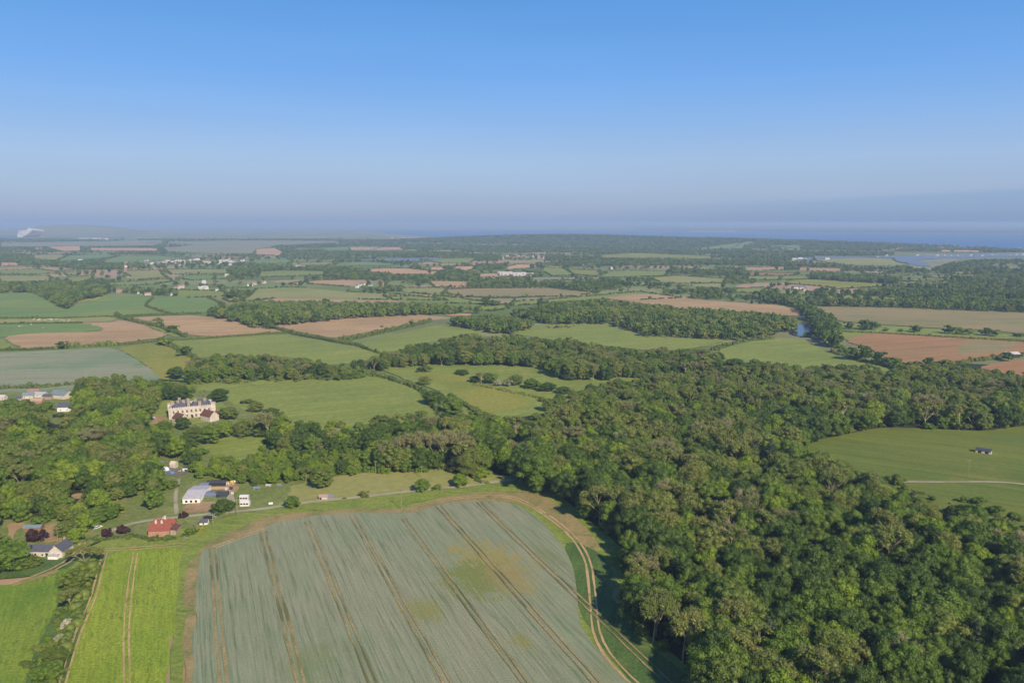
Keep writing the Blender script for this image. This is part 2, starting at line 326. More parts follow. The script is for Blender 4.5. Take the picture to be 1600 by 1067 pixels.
leaf_mat('leaf_copper', srgb(52,34,36), srgb(64,40,42), srgb(76,48,48), 0.1)
leaf_mat('leaf_blossom', srgb(118,126,86), srgb(148,150,118), srgb(184,180,156), 0.1)
leaf_mat('leaf_hedge', srgb(75,97,36), srgb(95,114,44), srgb(119,122,55))
leaf_mat('leaf_yellow', srgb(150,156,48), srgb(166,166,54), srgb(150,150,60))

# ------------------------------------------------------------------ ground, fields, water (sheets)
def far_grid():
    # one land sheet out past the horizon, with the hills in it
    ys = np.concatenate([[-600, 0], np.linspace(200, 3000, 8), np.linspace(3200, 9500, 64), [12000, 20000, 45000, 120000]])
    V = []; F = []; nx = 121
    for y in ys:
        half = max(1500, abs(y) * 1.25)
        for i in range(nx): V.append((-half + 2 * half * i / (nx - 1), y, 0.0))
    V = np.array(V); V[:, 2] = hz(V[:, 0], V[:, 1]) * (V[:, 1] > 2500)
    for j in range(len(ys) - 1):
        for i in range(nx - 1): a = j * nx + i; F.append((a, a + 1, a + nx + 1, a + nx))
    return V, F
V, F = far_grid()
tag(link('ground', mesh('ground', V, F, MATS['land'], smooth=True)), kind='structure')
def chaikin(p, n=1):
    for _ in range(n):
        q = []
        for i in range(len(p)):
            a, b = p[i], p[(i + 1) % len(p)]
            q += [(a[0]*.8+b[0]*.2, a[1]*.8+b[1]*.2), (a[0]*.2+b[0]*.8, a[1]*.2+b[1]*.8)]
        p = q
    return p
LAYER = [0.05]; CLEAR = []; WATER = []
def sheet(name, pts, mat, clear=True, z=None, rough=True, world=False):
    if z is None: LAYER[0] += 0.005; z = LAYER[0]
    if clear: CLEAR.append(pts)
    p = pts if world else [G(*q) for q in pts]
    if rough:
        p = chaikin(p, 1); q = []; r = random.Random(len(p) * 31 + int(z * 1000))
        for i in range(len(p)):
            a, b = p[i], p[(i + 1) % len(p)]; L = math.dist(a, b); n = max(1, min(10, int(L / 6)))
            D = math.hypot(*a); am = min(1.2, L * .05) * (0.5 + D / 900)
            for k in range(n):
                f = k / n; j = (0 if k == 0 else am)
                q.append((a[0] + (b[0]-a[0])*f + r.uniform(-j, j), a[1] + (b[1]-a[1])*f + r.uniform(-j, j)))
        p = q
    from mathutils.geometry import tessellate_polygon
    tri = tessellate_polygon([[Vector((x, y, 0)) for x, y in p]])
    F = []
    for a, b, c in tri:
        cr = (p[b][0]-p[a][0])*(p[c][1]-p[a][1]) - (p[b][1]-p[a][1])*(p[c][0]-p[a][0])
        F.append((a, b, c) if cr > 0 else (a, c, b))
    wet = mat in ('sea', 'estuary', 'pond')
    if wet and clear: WATER.append(pts); CLEAR.remove(pts)
    V = [(x, y, z + (1.0 if wet and y > 2000 else (float(hz(x, y)) + 1.2 if y > 3000 else 0))) for x, y in p]
    return tag(link(name, mesh(name, V, F, MATS[mat])), kind='structure')
def strip(name, pts, width, mat, z=None, off=0.0, world=False, wob=0.15):
    """a band of the given width in metres along a line"""
    if z is None: LAYER[0] += 0.005; z = LAYER[0]
    p = pts if world else [G(*q) for q in pts]
    d = []                                                     # resample
    for i in range(len(p) - 1):
        n = max(1, int(math.dist(p[i], p[i+1]) / 5))
        d += [(p[i][0]+(p[i+1][0]-p[i][0])*k/n, p[i][1]+(p[i+1][1]-p[i][1])*k/n) for k in range(n)]
    d.append(p[-1]); d = np.array(d)
    for _ in range(3): d[1:-1] = (d[:-2] + 2*d[1:-1] + d[2:]) / 4
    V = []; F = []
    for i, q in enumerate(d):
        t = d[min(i+1, len(d)-1)] - d[max(i-1, 0)]; t = t / (np.linalg.norm(t) + 1e-9); nrm = np.array([-t[1], t[0]])
        wl = width / 2 * (1 + random.uniform(-wob, wob)); wr = width / 2 * (1 + random.uniform(-wob, wob))
        a = q + nrm * (off + wl); b = q + nrm * (off - wr); V += [(a[0], a[1], z), (b[0], b[1], z)]
        if i: F.append((2*i-2, 2*i-1, 2*i+1, 2*i))
    return tag(link(name, mesh(name, V, F, MATS[mat])), kind='structure')

# sea and inlets
sheet('sea', [(560,360.5),(700,359.5),(900,359.5),(1100,361),(1300,363),(1600,364.5),(1900,365),(1900,400),(1700,396),(1600,392.5),(1570,391),(1500,386),(1430,384),(1400,382.5),(1330,379),(1200,375),(1100,377),(900,378),(760,376),(690,371),(620,366.5)], 'sea', rough=False)
sheet('sea', [(-200,362),(-60,362),(26,362),(28,370.5),(0,372),(-200,373)], 'sea', rough=False)
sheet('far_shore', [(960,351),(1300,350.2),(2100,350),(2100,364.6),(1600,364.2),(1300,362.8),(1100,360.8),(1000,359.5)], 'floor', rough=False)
sheet('sandbank', [(1075,361.6),(1150,360.6),(1152,361.4),(1078,362.4)], 'tan', rough=False)
sheet('shore', [(1400,405),(1436,399),(1541,396),(1600,395),(1700,395),(1700,404),(1600,403),(1551,404.5),(1500,405.5),(1456,418.5),(1430,417),(1400,410)], 'grey_field', rough=False)
sheet('estuary', [(1240,403.5),(1300,401),(1436,399.5),(1541,396.5),(1700,396),(1700,402),(1600,402),(1551,402.6),(1480,403.5),(1432,406.5),(1448,411),(1456,416.8),(1436,416),(1418,412),(1402,409),(1394,404.2),(1340,402.5),(1280,405),(1262,408),(1242,406.5)], 'estuary', rough=False)
sheet('lake', [(560,406),(600,405.3),(637,403.8),(692,402.8),(688,405),(668,407.5),(650,411),(625,411.3),(606,410.5),(590,408.2),(562,408)], 'estuary', rough=False)
# far fields, row by row (photo pixels, target picture)
FAR = [
 ('grass_field',[(0,380),(110,378),(250,376),(258,380),(240,384),(120,385),(0,386)],'grey_field'),
 ('grain_field',[(230,379),(400,376),(520,377),(545,379),(430,384),(400,391),(395,397),(330,397),(262,394),(255,388),(280,386),(300,383)],'grey_field'),
 ('ploughed_field',[(75,386),(126,384.5),(127,392),(96,393),(82,389)],'tan'), ('ploughed_field',[(138,388),(235,388),(252,390),(245,392.5),(145,392)],'tan'),
 ('ploughed_field',[(47,388),(66,387),(70,390),(50,390)],'tan'),
 ('grass_field',[(45,399),(95,398),(105,401),(85,407),(60,406)],'pasture_pale'), ('grass_field',[(108,399),(170,398),(185,400),(160,404),(95,409),(88,407)],'pasture_green'),
 ('grass_field',[(188,400),(250,400),(300,404),(240,409),(170,411),(160,407)],'pasture_green'),
 ('ploughed_field',[(0,410),(40,411),(28,415),(0,416)],'tan'),
 ('grass_field',[(0,422),(60,421),(88,424),(90,428),(0,429)],'pasture'), ('grass_field',[(0,431),(75,431),(80,434),(78,440),(0,441)],'pasture_pale'),
 ('grass_field',[(100,426),(125,425),(122,430),(105,431)],'pasture_pale'), ('grass_field',[(108,433),(145,431),(145,436),(118,443),(108,440)],'pasture'),
 ('grass_field',[(185,424),(250,422),(255,430),(262,434),(200,438),(205,432)],'pasture_pale'), ('grass_field',[(170,442),(265,436),(270,440),(240,445),(175,447)],'pasture'),
 ('grass_field',[(258,421),(355,421),(357,428),(268,429)],'pasture_pale'), ('grass_field',[(280,431),(355,430),(358,436),(300,438),(282,436)],'pasture_green'),
 ('grass_field',[(312,445),(345,447),(348,450),(390,450),(310,449)],'pasture_yellow'), ('grass_field',[(275,453),(345,455),(375,463),(330,464),(290,466),(275,462)],'pasture'),
 ('grass_field',[(348,467),(390,463),(400,452),(450,449),(480,450),(540,456),(620,460),(680,466),(700,470),(560,468),(430,466),(395,471),(360,472)],'pasture_pale'),
 ('grass_field',[(395,406),(450,405),(458,409),(448,412),(400,412)],'pasture_green'), ('grass_field',[(450,411),(520,410),(525,414),(455,415)],'pasture_pale'),
 ('grass_field',[(400,425),(440,423),(515,424),(505,430),(410,433)],'pasture'), ('grass_field',[(500,388),(560,385),(600,386),(580,391),(512,392)],'pasture_green'),
 ('grain_field',[(545,387),(625,387),(632,391),(548,392)],'tan'), ('grain_field',[(400,390),(430,388),(442,394),(438,400),(400,398)],'tan'),
 ('grass_field',[(528,411),(575,409),(640,414),(600,416),(530,416)],'pasture_green'), ('grass_field',[(655,405),(745,403),(735,411),(690,412)],'pasture'),
 ('ploughed_field',[(538,422),(600,419.5),(640,420),(688,425),(680,428),(610,427.5),(560,424)],'tan'), ('ploughed_field',[(653,418),(745,416),(740,421),(728,424),(700,419),(685,423),(660,422)],'tan'),
 ('ploughed_field',[(480,440),(500,438),(575,437.5),(577,444),(560,447),(545,448),(515,446),(482,444)],'soil'), ('ploughed_field',[(594,441),(603,441),(603,450),(595,449)],'soil'),
 ('ploughed_field',[(453,443),(475,441),(470,445),(455,445)],'tan'),
 ('ploughed_field',[(668,439),(735,440),(730,448),(680,449),(672,443)],'soil'), ('grain_field',[(745,428),(790,427),(800,431),(795,433),(750,433)],'tan'),
 ('grass_field',[(618,450),(670,450),(730,451),(860,450),(935,458),(900,463),(800,465),(740,465),(700,463),(640,458)],'pasture_pale'),
 ('ploughed_field',[(700,452),(800,450),(850,449),(935,458),(905,461),(850,463),(800,466),(760,466),(690,459)],'soil_weedy'),
 ('grass_field',[(600,463),(700,464),(760,472),(780,476),(700,474),(620,470)],'pasture'), ('grass_field',[(745,480),(790,476),(795,482),(770,486),(740,485)],'pasture'),
 ('grain_field',[(780,419),(812,413),(848,415),(850,418),(800,421)],'tan'), ('grain_field',[(780,429),(800,427),(838,430),(835,433),(785,434)],'grey_field'),
 ('grass_field',[(850,418),(880,419),(898,430),(862,431),(848,424)],'pasture'), ('grass_field',[(884,421),(935,423),(950,427),(930,432),(900,429)],'pasture_yellow'),
 ('grass_field',[(935,425),(975,423),(1045,424),(1040,431),(955,434),(940,430)],'pasture'), ('grass_field',[(1012,434),(1060,431),(1135,436),(1130,443),(1070,444),(1030,440)],'pasture_pale'),
 ('grass_field',[(968,441),(1000,440),(1050,444),(1130,442),(1130,449),(1080,447),(970,446)],'pasture_pale'), ('grass_field',[(930,399),(1000,396),(1120,401),(1110,405),(1010,403),(940,402)],'pasture_yellow'),
 ('grass_field',[(875,400),(912,400),(912,403),(880,402)],'pasture_yellow'),
 ('grass_field',[(800,435),(850,433),(950,434),(960,437),(850,438),(800,438)],'grey_field'),
 ('grass_field',[(1075,391),(1175,377),(1180,379),(1140,388)],'pasture'), ('grass_field',[(1125,386),(1165,386),(1160,389),(1128,389)],'pasture_green'),('grass_field',[(1200,382),(1255,386),(1250,389),(1205,386)],'pasture_green'),
 ('grass_field',[(1376,391),(1410,390),(1412,392),(1378,393)],'pasture'), ('grass_field',[(1465,391),(1530,392),(1540,395),(1470,394)],'tan'),
 ('marsh',[(1270,400),(1340,401),(1395,404),(1400,409),(1420,413),(1390,416),(1340,416),(1300,412),(1275,408)],'pasture_pale'),
 ('ploughed_field',[(1160,418),(1225,417),(1320,420),(1315,425),(1260,424),(1240,421),(1165,424)],'soil'), ('ploughed_field',[(1160,426),(1245,427),(1240,431),(1165,431)],'soil_red'),
 ('grass_field',[(1330,430),(1430,428),(1440,430.5),(1345,433)],'pasture'), ('grass_field',[(1480,426),(1590,421),(1604,424),(1500,429.5)],'pasture_pale'), ('grass_field',[(1400,436.5),(1500,435.5),(1502,438.5),(1412,440)],'pasture'),
 ('grass_field',[(1520,447),(1590,445),(1602,448),(1530,450.5)],'pasture_yellow'), ('grass_field',[(1340,458),(1420,457),(1450,460),(1360,461.5)],'pasture'), ('grass_field',[(1450,431),(1520,432),(1515,434),(1452,433.5)],'tan'),
 ('ploughed_field',[(1345,424.5),(1388,425),(1386,427.5),(1348,427)],'tan'),
 ('grass_field',[(1150,432),(1270,431),(1280,436),(1200,438),(1160,436)],'pasture'), ('grass_field',[(1230,439),(1260,436),(1320,440),(1420,444),(1520,449),(1470,450),(1380,448),(1310,452),(1290,448),(1235,444)],'pasture_yellow'),
 ('grass_field',[(1195,452),(1240,453),(1285,457),(1282,462),(1230,460),(1190,457)],'pasture'), ('grass_field',[(1295,463),(1330,461),(1400,466),(1430,470),(1380,470),(1290,465)],'pasture_yellow'),
 ('grass_field',[(1120,453),(1200,449),(1205,456),(1180,458),(1130,457)],'pasture'), ('grass_field',[(935,462),(1000,456),(1040,462),(1065,466),(1000,469),(950,468),(800,478),(800,472),(860,468)],'pasture'),
 ('grass_field',[(1437,439),(1470,439),(1470,442),(1440,442)],'pasture_yellow'),('grass_field',[(1455,458),(1540,461),(1600,466),(1600,468),(1530,464),(1460,461)],'pasture'),
]
for n_, p_, m_ in FAR: sheet(n_, p_, m_, rough=False)
# fields nearer the drone
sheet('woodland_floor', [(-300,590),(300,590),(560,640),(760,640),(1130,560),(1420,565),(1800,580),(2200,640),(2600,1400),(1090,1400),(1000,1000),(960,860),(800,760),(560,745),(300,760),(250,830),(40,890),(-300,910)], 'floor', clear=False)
sheet('rough_grass', [(-120,604),(110,600),(125,640),(100,668),(40,650),(-120,640)], 'garden', clear=False)
sheet('rough_grass', [(135,768),(284,762),(290,815),(140,832),(100,815)], 'garden', clear=False)
sheet('rough_grass', [(222,606),(300,600),(430,640),(430,700),(320,715),(222,670)], 'garden', clear=False)
sheet('rough_grass', [(225,690),(420,660),(565,690),(760,735),(800,750),(560,760),(380,800),(240,815),(225,760)], 'garden', clear=False)
sheet('grass_field', [(0,458),(50,457),(80,470),(110,484),(165,460),(185,457),(240,462),(325,466),(345,473),(322,487),(315,491),(200,494),(100,497),(-120,499),(-120,458)], 'pasture_green')
sheet('rapeseed_field', [(113,473),(135,468),(166,461),(163,465),(120,474)], 'yellow_crop')
sheet('pasture', [(-120,500),(100,498),(180,495),(182,503),(130,504),(-120,508)], 'pasture_pale')
sheet('grass_field', [(-120,509),(135,505),(165,512),(152,518),(40,524),(0,527),(-120,530)], 'pasture_green')
sheet('ploughed_field', [(4,527),(50,521),(155,519),(165,514),(136,506),(185,504),(225,510),(270,526),(182,537),(115,543),(42,547),(20,538)], 'soil')
sheet('grass_field', [(-120,529),(2,529),(20,541),(24,547),(-120,548)], 'pasture')
sheet('ploughed_field', [(200,497),(312,492),(400,510),(428,517),(400,522),(317,527),(275,519),(250,507),(225,503)], 'soil')
sheet('pasture', [(220,506),(255,512),(285,525),(272,528),(245,515)], 'pasture')
sheet('wheat_field', [(-120,553),(0,552),(162,544),(185,547),(212,561),(240,580),(256,594),(200,603),(90,612),(-120,618)], 'crop_far')
sheet('pasture', [(180,545),(235,536),(262,540),(300,557),(306,566),(290,582),(268,594),(252,594),(238,578),(212,560)], 'pasture_yellow')
sheet('pasture', [(262,532),(310,530),(430,521),(470,530),(540,541),(592,551),(580,560),(560,568),(500,572),(470,560),(340,556),(310,562),(300,555)], 'pasture')
sheet('ploughed_field', [(441,511),(457,517),(525,530),(565,521),(650,506),(667,501),(672,492),(612,494),(525,499),(460,508)], 'soil')
sheet('pasture', [(556,541),(600,527),(680,508),(720,512),(755,521),(720,524),(660,538),(620,550),(588,552)], 'pasture')
sheet('ploughed_field', [(695,491),(735,490),(737,494),(700,494)], 'tan')
sheet('pasture', [(795,521),(838,508),(925,507),(975,515),(1012,526),(1087,530),(1135,532),(1112,540),(1062,548),(1017,549),(962,543),(900,536),(850,530)], 'pasture')
sheet('ploughed_field', [(940,466),(975,470),(1000,474),(1075,484),(1162,487),(1200,493),(1255,494),(1245,484),(1210,476),(1100,470),(1062,463),(1000,459)], 'soil')
sheet('pasture', [(1112,551),(1170,533),(1200,527),(1257,531),(1275,543),(1320,558),(1395,578),(1380,590),(1360,592),(1300,592),(1200,592),(1160,592),(1132,575)], 'pasture')
sheet('pond', [(1233,518),(1240,510),(1250,507),(1265,509),(1273,520),(1266,526),(1245,526),(1233,522)], 'pond')
sheet('ploughed_field', [(1272,479),(1400,481),(1600,490),(1760,498),(1760,530),(1600,523),(1550,516),(1475,514),(1370,507),(1307,502),(1290,489)], 'soil_weedy')
sheet('pasture', [(1300,503),(1370,508),(1475,516),(1600,525),(1760,533),(1760,538),(1600,531),(1470,526),(1360,520),(1325,533),(1305,524)], 'pasture')
sheet('ploughed_field', [(1315,533),(1360,520),(1470,525),(1600,532),(1760,540),(1760,548),(1600,551),(1562,557),(1500,565),(1442,571),(1412,568),(1375,556),(1355,543)], 'soil_red')
sheet('weedy_patch', [(1495,556),(1500,540),(1512,533),(1590,534),(1580,546),(1560,551)], 'soil_weedy')
sheet('ploughed_field', [(1526,575),(1562,567),(1600,562),(1760,552),(1760,610),(1600,592),(1560,582)], 'soil_red')
sheet('pasture', [(298,598),(345,593),(400,595),(480,594),(550,583),(576,586),(625,599),(662,616),(672,632),(700,664),(650,690),(560,690),(520,690),(455,672),(400,650),(360,632),(345,616),(300,610)], 'pasture')
sheet('meadow', [(590,576),(650,569),(720,572),(860,575),(940,588),(1060,586),(1090,594),(1000,600),(935,615),(905,640),(830,650),(770,660),(725,650),(700,622),(672,606),(640,597)], 'pasture')
sheet('hay_meadow', [(652,584),(690,583),(745,593),(800,612),(832,630),(800,642),(762,648),(735,640),(722,620),(700,606),(668,596)], 'pasture_yellow', clear=False)
sheet('lawn', [(308,692),(333,690),(357,676),(375,682),(415,686),(420,692),(400,712),(384,722),(349,722),(322,706)], 'pasture')
sheet('lawn', [(252,628),(294,618),(340,626),(360,640),(345,655),(330,660),(250,672),(200,668),(200,655),(240,650)], 'pasture')
sheet('meadow', [(1240,695),(1300,684),(1380,668),(1470,672),(1540,675),(1600,666),(1800,655),(1850,850),(1600,850),(1560,830),(1470,812),(1400,790),(1330,765),(1270,730)], 'meadow_right')
sheet('paddock', [(360,775),(450,763),(525,744),(700,730),(745,742),(806,746),(812,750),(715,763),(580,778),(465,790),(372,806)], 'pasture_pale')
sheet('rough_grass', [(135,858),(172,868),(158,925),(104,1080),(80,1200),(10,1200),(40,1040),(84,945),(112,895)], 'verge_dark', clear=False)
sheet('grass_bank', [(60,905),(110,880),(150,850),(200,838),(300,822),(372,803),(465,788),(580,776),(715,762),(812,748),(850,758),(905,800),(945,835),(985,870),(985,920),(1000,985),(1060,1030),(1110,1080),(1180,1200),(1020,1200),(900,1000),(880,870),(800,805),(560,812),(330,880),(290,1000),(285,1200),(255,1200),(268,1000),(278,870),(180,870),(160,880)], 'verge')
sheet('garden', [(-80,815),(95,812),(150,815),(225,806),(300,790),(330,750),(385,745),(420,755),(460,762),(440,790),(372,806),(300,826),(200,842),(140,850),(110,880),(60,900),(-80,905)], 'garden', clear=False)
sheet('rough_grass', [(-80,868),(40,868),(85,878),(130,868),(110,890),(60,902),(-80,912)], 'verge_dark', clear=False)
sheet('grain_field', [(-200,925),(0,918),(60,907),(104,888),(118,900),(92,945),(72,985),(50,1030),(40,1067),(20,1200),(-250,1200)], 'green_crop')
sheet('grain_field', [(168,870),(200,861),(283,854),(280,890),(275,950),(262,1067),(252,1200),(72,1200),(98,1080),(112,1030),(130,972),(150,925),(158,890)], 'bright_crop')
# strip of rough grass between the two crops, bare margin round the wheat
sheet('bare_margin', [(306,872),(322,850),(372,828),(420,806),(500,800),(560,797),(620,797),(652,792),(690,778),(760,770),(830,768),(870,788),(912,822),(940,858),(930,868),(905,850),(870,820),(830,795),(800,784),(700,788),(660,803),(560,806),(440,820),(340,856),(316,880)], 'margin')
sheet('bare_margin', [(292,880),(312,870),(308,930),(306,1067),(304,1200),(282,1200),(289,1000)], 'margin')
sheet('rough_grass', [(880,850),(905,850),(940,868),(960,900),(985,960),(1010,1010),(1080,1060),(1180,1200),(1080,1200),(985,1067),(945,1020),(905,960),(895,900)], 'verge_dark')
WHEAT = [(314,866),(322,860),(350,849),(400,831),(440,816),(500,806),(560,803),(620,804),(648,803),(668,795),(700,787),(760,784),(800,787),(830,802),(858,828),(882,858),(896,890),(902,930),(905,975),(922,1003),(948,1032),(990,1072),(1060,1130),(1110,1200),(298,1200),(304,1067),(306,933),(310,890)]
sheet('wheat_field', WHEAT, 'crop')
sheet('soil_patch', [(958,921),(970,920),(974,930),(972,944),(963,946),(957,935)], 'margin')
sheet('bare_ground', [(284,794),(302,787),(336,785),(340,792),(338,800),(300,804),(287,802)], 'bare')
sheet('driveway', [(10,820),(40,818),(38,824),(24,832),(20,846),(12,845),(14,832)], 'bare')
sheet('driveway', [(62,822),(95,820),(98,842),(96,850),(70,850),(58,846),(68,836)], 'bare')
sheet('driveway', [(225,651),(250,650),(262,656),(258,664),(232,663)], 'bare')
sheet('yard', [(250,734),(262,730),(282,736),(292,738),(294,742),(276,746),(262,744),(252,740)], 'asphalt')
sheet('yard', [(353,756),(372,754),(374,766),(366,772),(355,770)], 'bare')
sheet('rubble', [(110,776),(122,772),(138,774),(136,780),(118,782)], 'bare')

# tracks
strip('track', [(160,838),(200,817),(231,814),(278,811),(305,807),(347,803),(371,800),(400,800),(440,793),(465,788),(580,777),(650,768),(715,763),(813,750)], 2.6, 'gravel')
strip('lane', [(360,800),(366,790),(360,778),(354,768)], 3.0, 'gravel')
strip('lane', [(280,750),(274,775),(276,806)], 1.6, 'gravel')
strip('path', [(1409,754.5),(1480,755),(1560,754),(1600,758),(1700,772)], 1.8, 'gravel')
for o_ in (-0.95, 0.95):
    strip('farm_track', [(640,794),(700,781),(760,776),(801,776),(836,795),(870,818),(899,843),(919,875),(923,904),(926,935),(928,956),(931,1005),(945,1025),(982,1065),(1050,1120)], 0.75, 'sand_track', off=o_, wob=0.4)
    strip('farm_track', [(130,862),(183,862),(240,857),(283,853)], 0.6, 'sand_track', off=o_, wob=0.4)
    strip('farm_track', [(165,864),(160,880),(155,900),(146,940),(126,980),(110,1030),(98,1067),(80,1150)], 0.55, 'sand_track', off=o_*.8, wob=0.4)
    strip('wheel_track', [(212,866),(206,900),(200,950),(197,1000),(199,1067),(200,1150)], 0.45, 'sand_track', off=o_*.75, wob=0.6)
    strip('farm_track', [(19,916),(53,906),(90,892),(106,884),(125,868),(130,850)], 0.8, 'sand_track', off=o_, wob=0.4)
    strip('farm_track', [(415,829),(382,838),(349,851),(335,858)], 0.8, 'sand_track', off=o_, wob=0.4)
strip('bare_strip', [(22,916),(55,906),(92,894)], 3.2, 'margin')
strip('ditch', [(340,600),(400,603)], 0.5, 'verge_dark')
TR = [(332,858),(411,832),(480,817),(550,807),(631,812),(686,793),(748,787)]
for i, (a, b) in enumerate(TR):
    x, y = G(a, b); L = (y - 150) / 0.927
    if i == 6: L = 155
    pts = [(x + 0.375 * k, y - 0.927 * k) for k in np.linspace(0, L, 24)]
    qx, qy = P(np.array([q[0] for q in pts]), np.array([q[1] for q in pts]), np.zeros(len(pts))); ok = inside(qx, qy, WHEAT + []); ok |= qy > 1067
    pts = [q for q, k in zip(pts, ok) if k]; pts = [(q[0] + random.uniform(-.15, .15), q[1]) for q in pts]
    for o_ in (-0.9, 0.9): strip('tramline', pts, 0.58 if i not in (0, 1) else 0.8, 'tramline', off=o_, world=True, wob=0.5)

# ------------------------------------------------------------------ foliage
def rdirs(n, r, zmin=-1.0):
    z = r.uniform(zmin, 1, n); a = r.uniform(0, 2*np.pi, n); q = np.sqrt(np.maximum(0, 1 - z*z)); return np.stack([q*np.cos(a), q*np.sin(a), z], 1)
ICO_V = None
def ico():
    global ICO_V
    if ICO_V is None:
        p = (1 + 5**.5) / 2; v = np.array([(-1,p,0),(1,p,0),(-1,-p,0),(1,-p,0),(0,-1,p),(0,1,p),(0,-1,-p),(0,1,-p),(p,0,-1),(p,0,1),(-p,0,-1),(-p,0,1)], float)
        v /= np.linalg.norm(v[0])
        f = np.array([(0,11,5),(0,5,1),(0,1,7),(0,7,10),(0,10,11),(1,5,9),(5,11,4),(11,10,2),(10,7,6),(7,1,8),(3,9,4),(3,4,2),(3,2,6),(3,6,8),(3,8,9),(4,9,5),(2,4,11),(6,2,10),(8,6,7),(9,8,1)])
        ICO_V = (v, f)
    return ICO_V
def leaf_quads(P0, Nn, size, r):
    """one leaf-spray quad at each point, facing roughly along Nn"""
    n = len(P0); Nn = Nn + r.normal(0, 0.45, (n, 3)); Nn /= np.linalg.norm(Nn, axis=1)[:, None] + 1e-9
    u = np.cross(Nn, r.normal(0, 1, (n, 3))); u /= np.linalg.norm(u, axis=1)[:, None] + 1e-9; v = np.cross(Nn, u)
    s = size * r.uniform(0.6, 1.3, (n, 1)); s2 = s * r.uniform(0.5, 0.9, (n, 1))
    V = np.stack([P0 - u*s*.5 - v*s2*.15, P0 + v*s2*-.5 + u*s*.1, P0 + u*s*.5 + v*s2*.2, P0 + v*s2*.5 - u*s*.15], 1).reshape(-1, 3)
    return V, np.arange(n*4).reshape(-1, 4)
def clump_mesh(name, C, Rr, nleaf, size, mat, r, squash=0.8, core=True, zmin=-0.45, tintv=None, extra=None):
    Vs = []; Q = []; T = []; ti = []; b = 0; iv, ifc = ico()
    tv = r.uniform(0, 1, len(C)) if tintv is None else tintv
    area = np.asarray(Rr) ** 2; cnt = np.maximum(6, (nleaf * area / area.sum()).astype(int))
    for k, (c, rad) in enumerate(zip(C, Rr)):
        n = cnt[k]; d = rdirs(n, r, zmin)
        lump = 1 + 0.16*np.sin(d[:, 0]*5 + k) * np.cos(d[:, 1]*4 + k*2) 
        pos = c + d * (rad * lump * r.uniform(0.78, 1.16, n))[:, None] * np.array([1, 1, squash])
        V, q = leaf_quads(pos, d, size, r); Vs.append(V); Q.append(q + b); b += len(V)
        ti.append(np.repeat(np.clip(tv[k] + r.normal(0, 0.12, n), 0, 1), 4))
        if core:
            V = c + iv * rad * 0.80 * np.array([1, 1, squash]) * r.uniform(0.85, 1.1, (12, 1)); Vs.append(V); T.append(ifc + b); b += 12; ti.append(np.full(12, tv[k]))
    mi = np.zeros(sum(len(q) for q in Q), int); mats = [MATS[mat]]
    if extra is not None:                                     # twigs drawn into the crown
        V, q, m2 = extra; Vs.append(V); Q.append(q + b); ti.append(np.full(len(V), .5)); mi = np.concatenate([mi, np.ones(len(q), int)]); mats.append(MATS[m2])
    return fastmesh(name, np.concatenate(Vs), np.concatenate(Q), np.concatenate(T) if T else np.zeros((0, 3), int), mats, miq=mi, tint=np.concatenate(ti))
def crown_clumps(r, H, Rad, n, low=0.22, top=1.0, flat=0.0):
    """centres and radii of the leaf masses of a crown: a lumpy dome from low*H to H"""
    zc = H * (low + top) / 2; rz = H * (top - low) / 2
    C = []; Rr = []
    lob = r.uniform(0, 6.28, 4)
    for k in range(n):
        d = rdirs(1, r, -0.8)[0]; a = math.atan2(d[1], d[0])
        sc = 1 + 0.16*math.sin(2*a + lob[0]) + 0.12*math.sin(3*a + lob[1]) + 0.1*math.sin(5*a + lob[2])
        rr = r.uniform(0.15, 0.31) * Rad; u = r.uniform(0.55, 0.92)
        C.append((d[0]*Rad*u*sc, d[1]*Rad*u*sc, zc + d[2]*(rz - rr*.7)*r.uniform(0.75, 1.0))); Rr.append(rr)
    for k in range(max(3, n // 6)):
        d = rdirs(1, r)[0]; C.append((d[0]*Rad*.35, d[1]*Rad*.35, zc + d[2]*rz*.45)); Rr.append(Rad*.42)
    return np.array(C), np.array(Rr)
def limb_tubes(segs, n=4):
    V = []; Q = []; b = 0
    for p, q, r0, r1 in segs:
        p = np.asarray(p, float); q = np.asarray(q, float); d = q - p; L = np.linalg.norm(d) + 1e-9; d = d / L
        u = np.cross(d, (0.31, 0.77, 0.2)); u /= np.linalg.norm(u) + 1e-9; v = np.cross(d, u)
        for c, rr in ((p, r0), (q, r1)):
            for i in range(n): a = 2*math.pi*i/n; V.append(c + (u*math.cos(a) + v*math.sin(a))*rr)
        Q += [(b+i, b+(i+1) % n, b+n+(i+1) % n, b+n+i) for i in range(n)]; b += 2*n
    return np.array(V), np.array(Q)
def branch_segs(r, H, Rad, levels=4, start=0.30, r0=0.35, spread=0.55, kids=(3, 4), lean=0.0):
    segs = []; tips = []
    top = np.array([r.normal(0, .03*H), r.normal(0, .03*H), H*start]); segs.append(((0, 0, -0.5), top, r0, r0*.75))
    def grow(p, d, L, rad, lv):
        if lv == 0: tips.append((p, d)); return
        for k in range(r.integers(kids[0], kids[1] + 1)):
            q = d + r.normal(0, spread, 3); q[2] = abs(q[2]) * .6 + 0.25; q /= np.linalg.norm(q)
            e = p + q * L * r.uniform(.7, 1.15)
            h = math.hypot(e[0], e[1])
            if h > Rad: e[0] *= Rad/h; e[1] *= Rad/h
            segs.append((p, e, rad, rad*.62)); grow(e, q, L*.68, rad*.58, lv-1)
    grow(top, np.array([0, 0, 1.0]), H*.25, r0*.6, levels)
    mz = max(s[1][2] for s in segs); f = H*.98/mz
    segs = [((p[0], p[1], p[2]*f), (q[0], q[1], q[2]*f), a, b) for p, q, a, b in segs]
    tips = [(np.array([p[0], p[1], p[2]*f]), d) for p, d in tips]
    return segs, tips
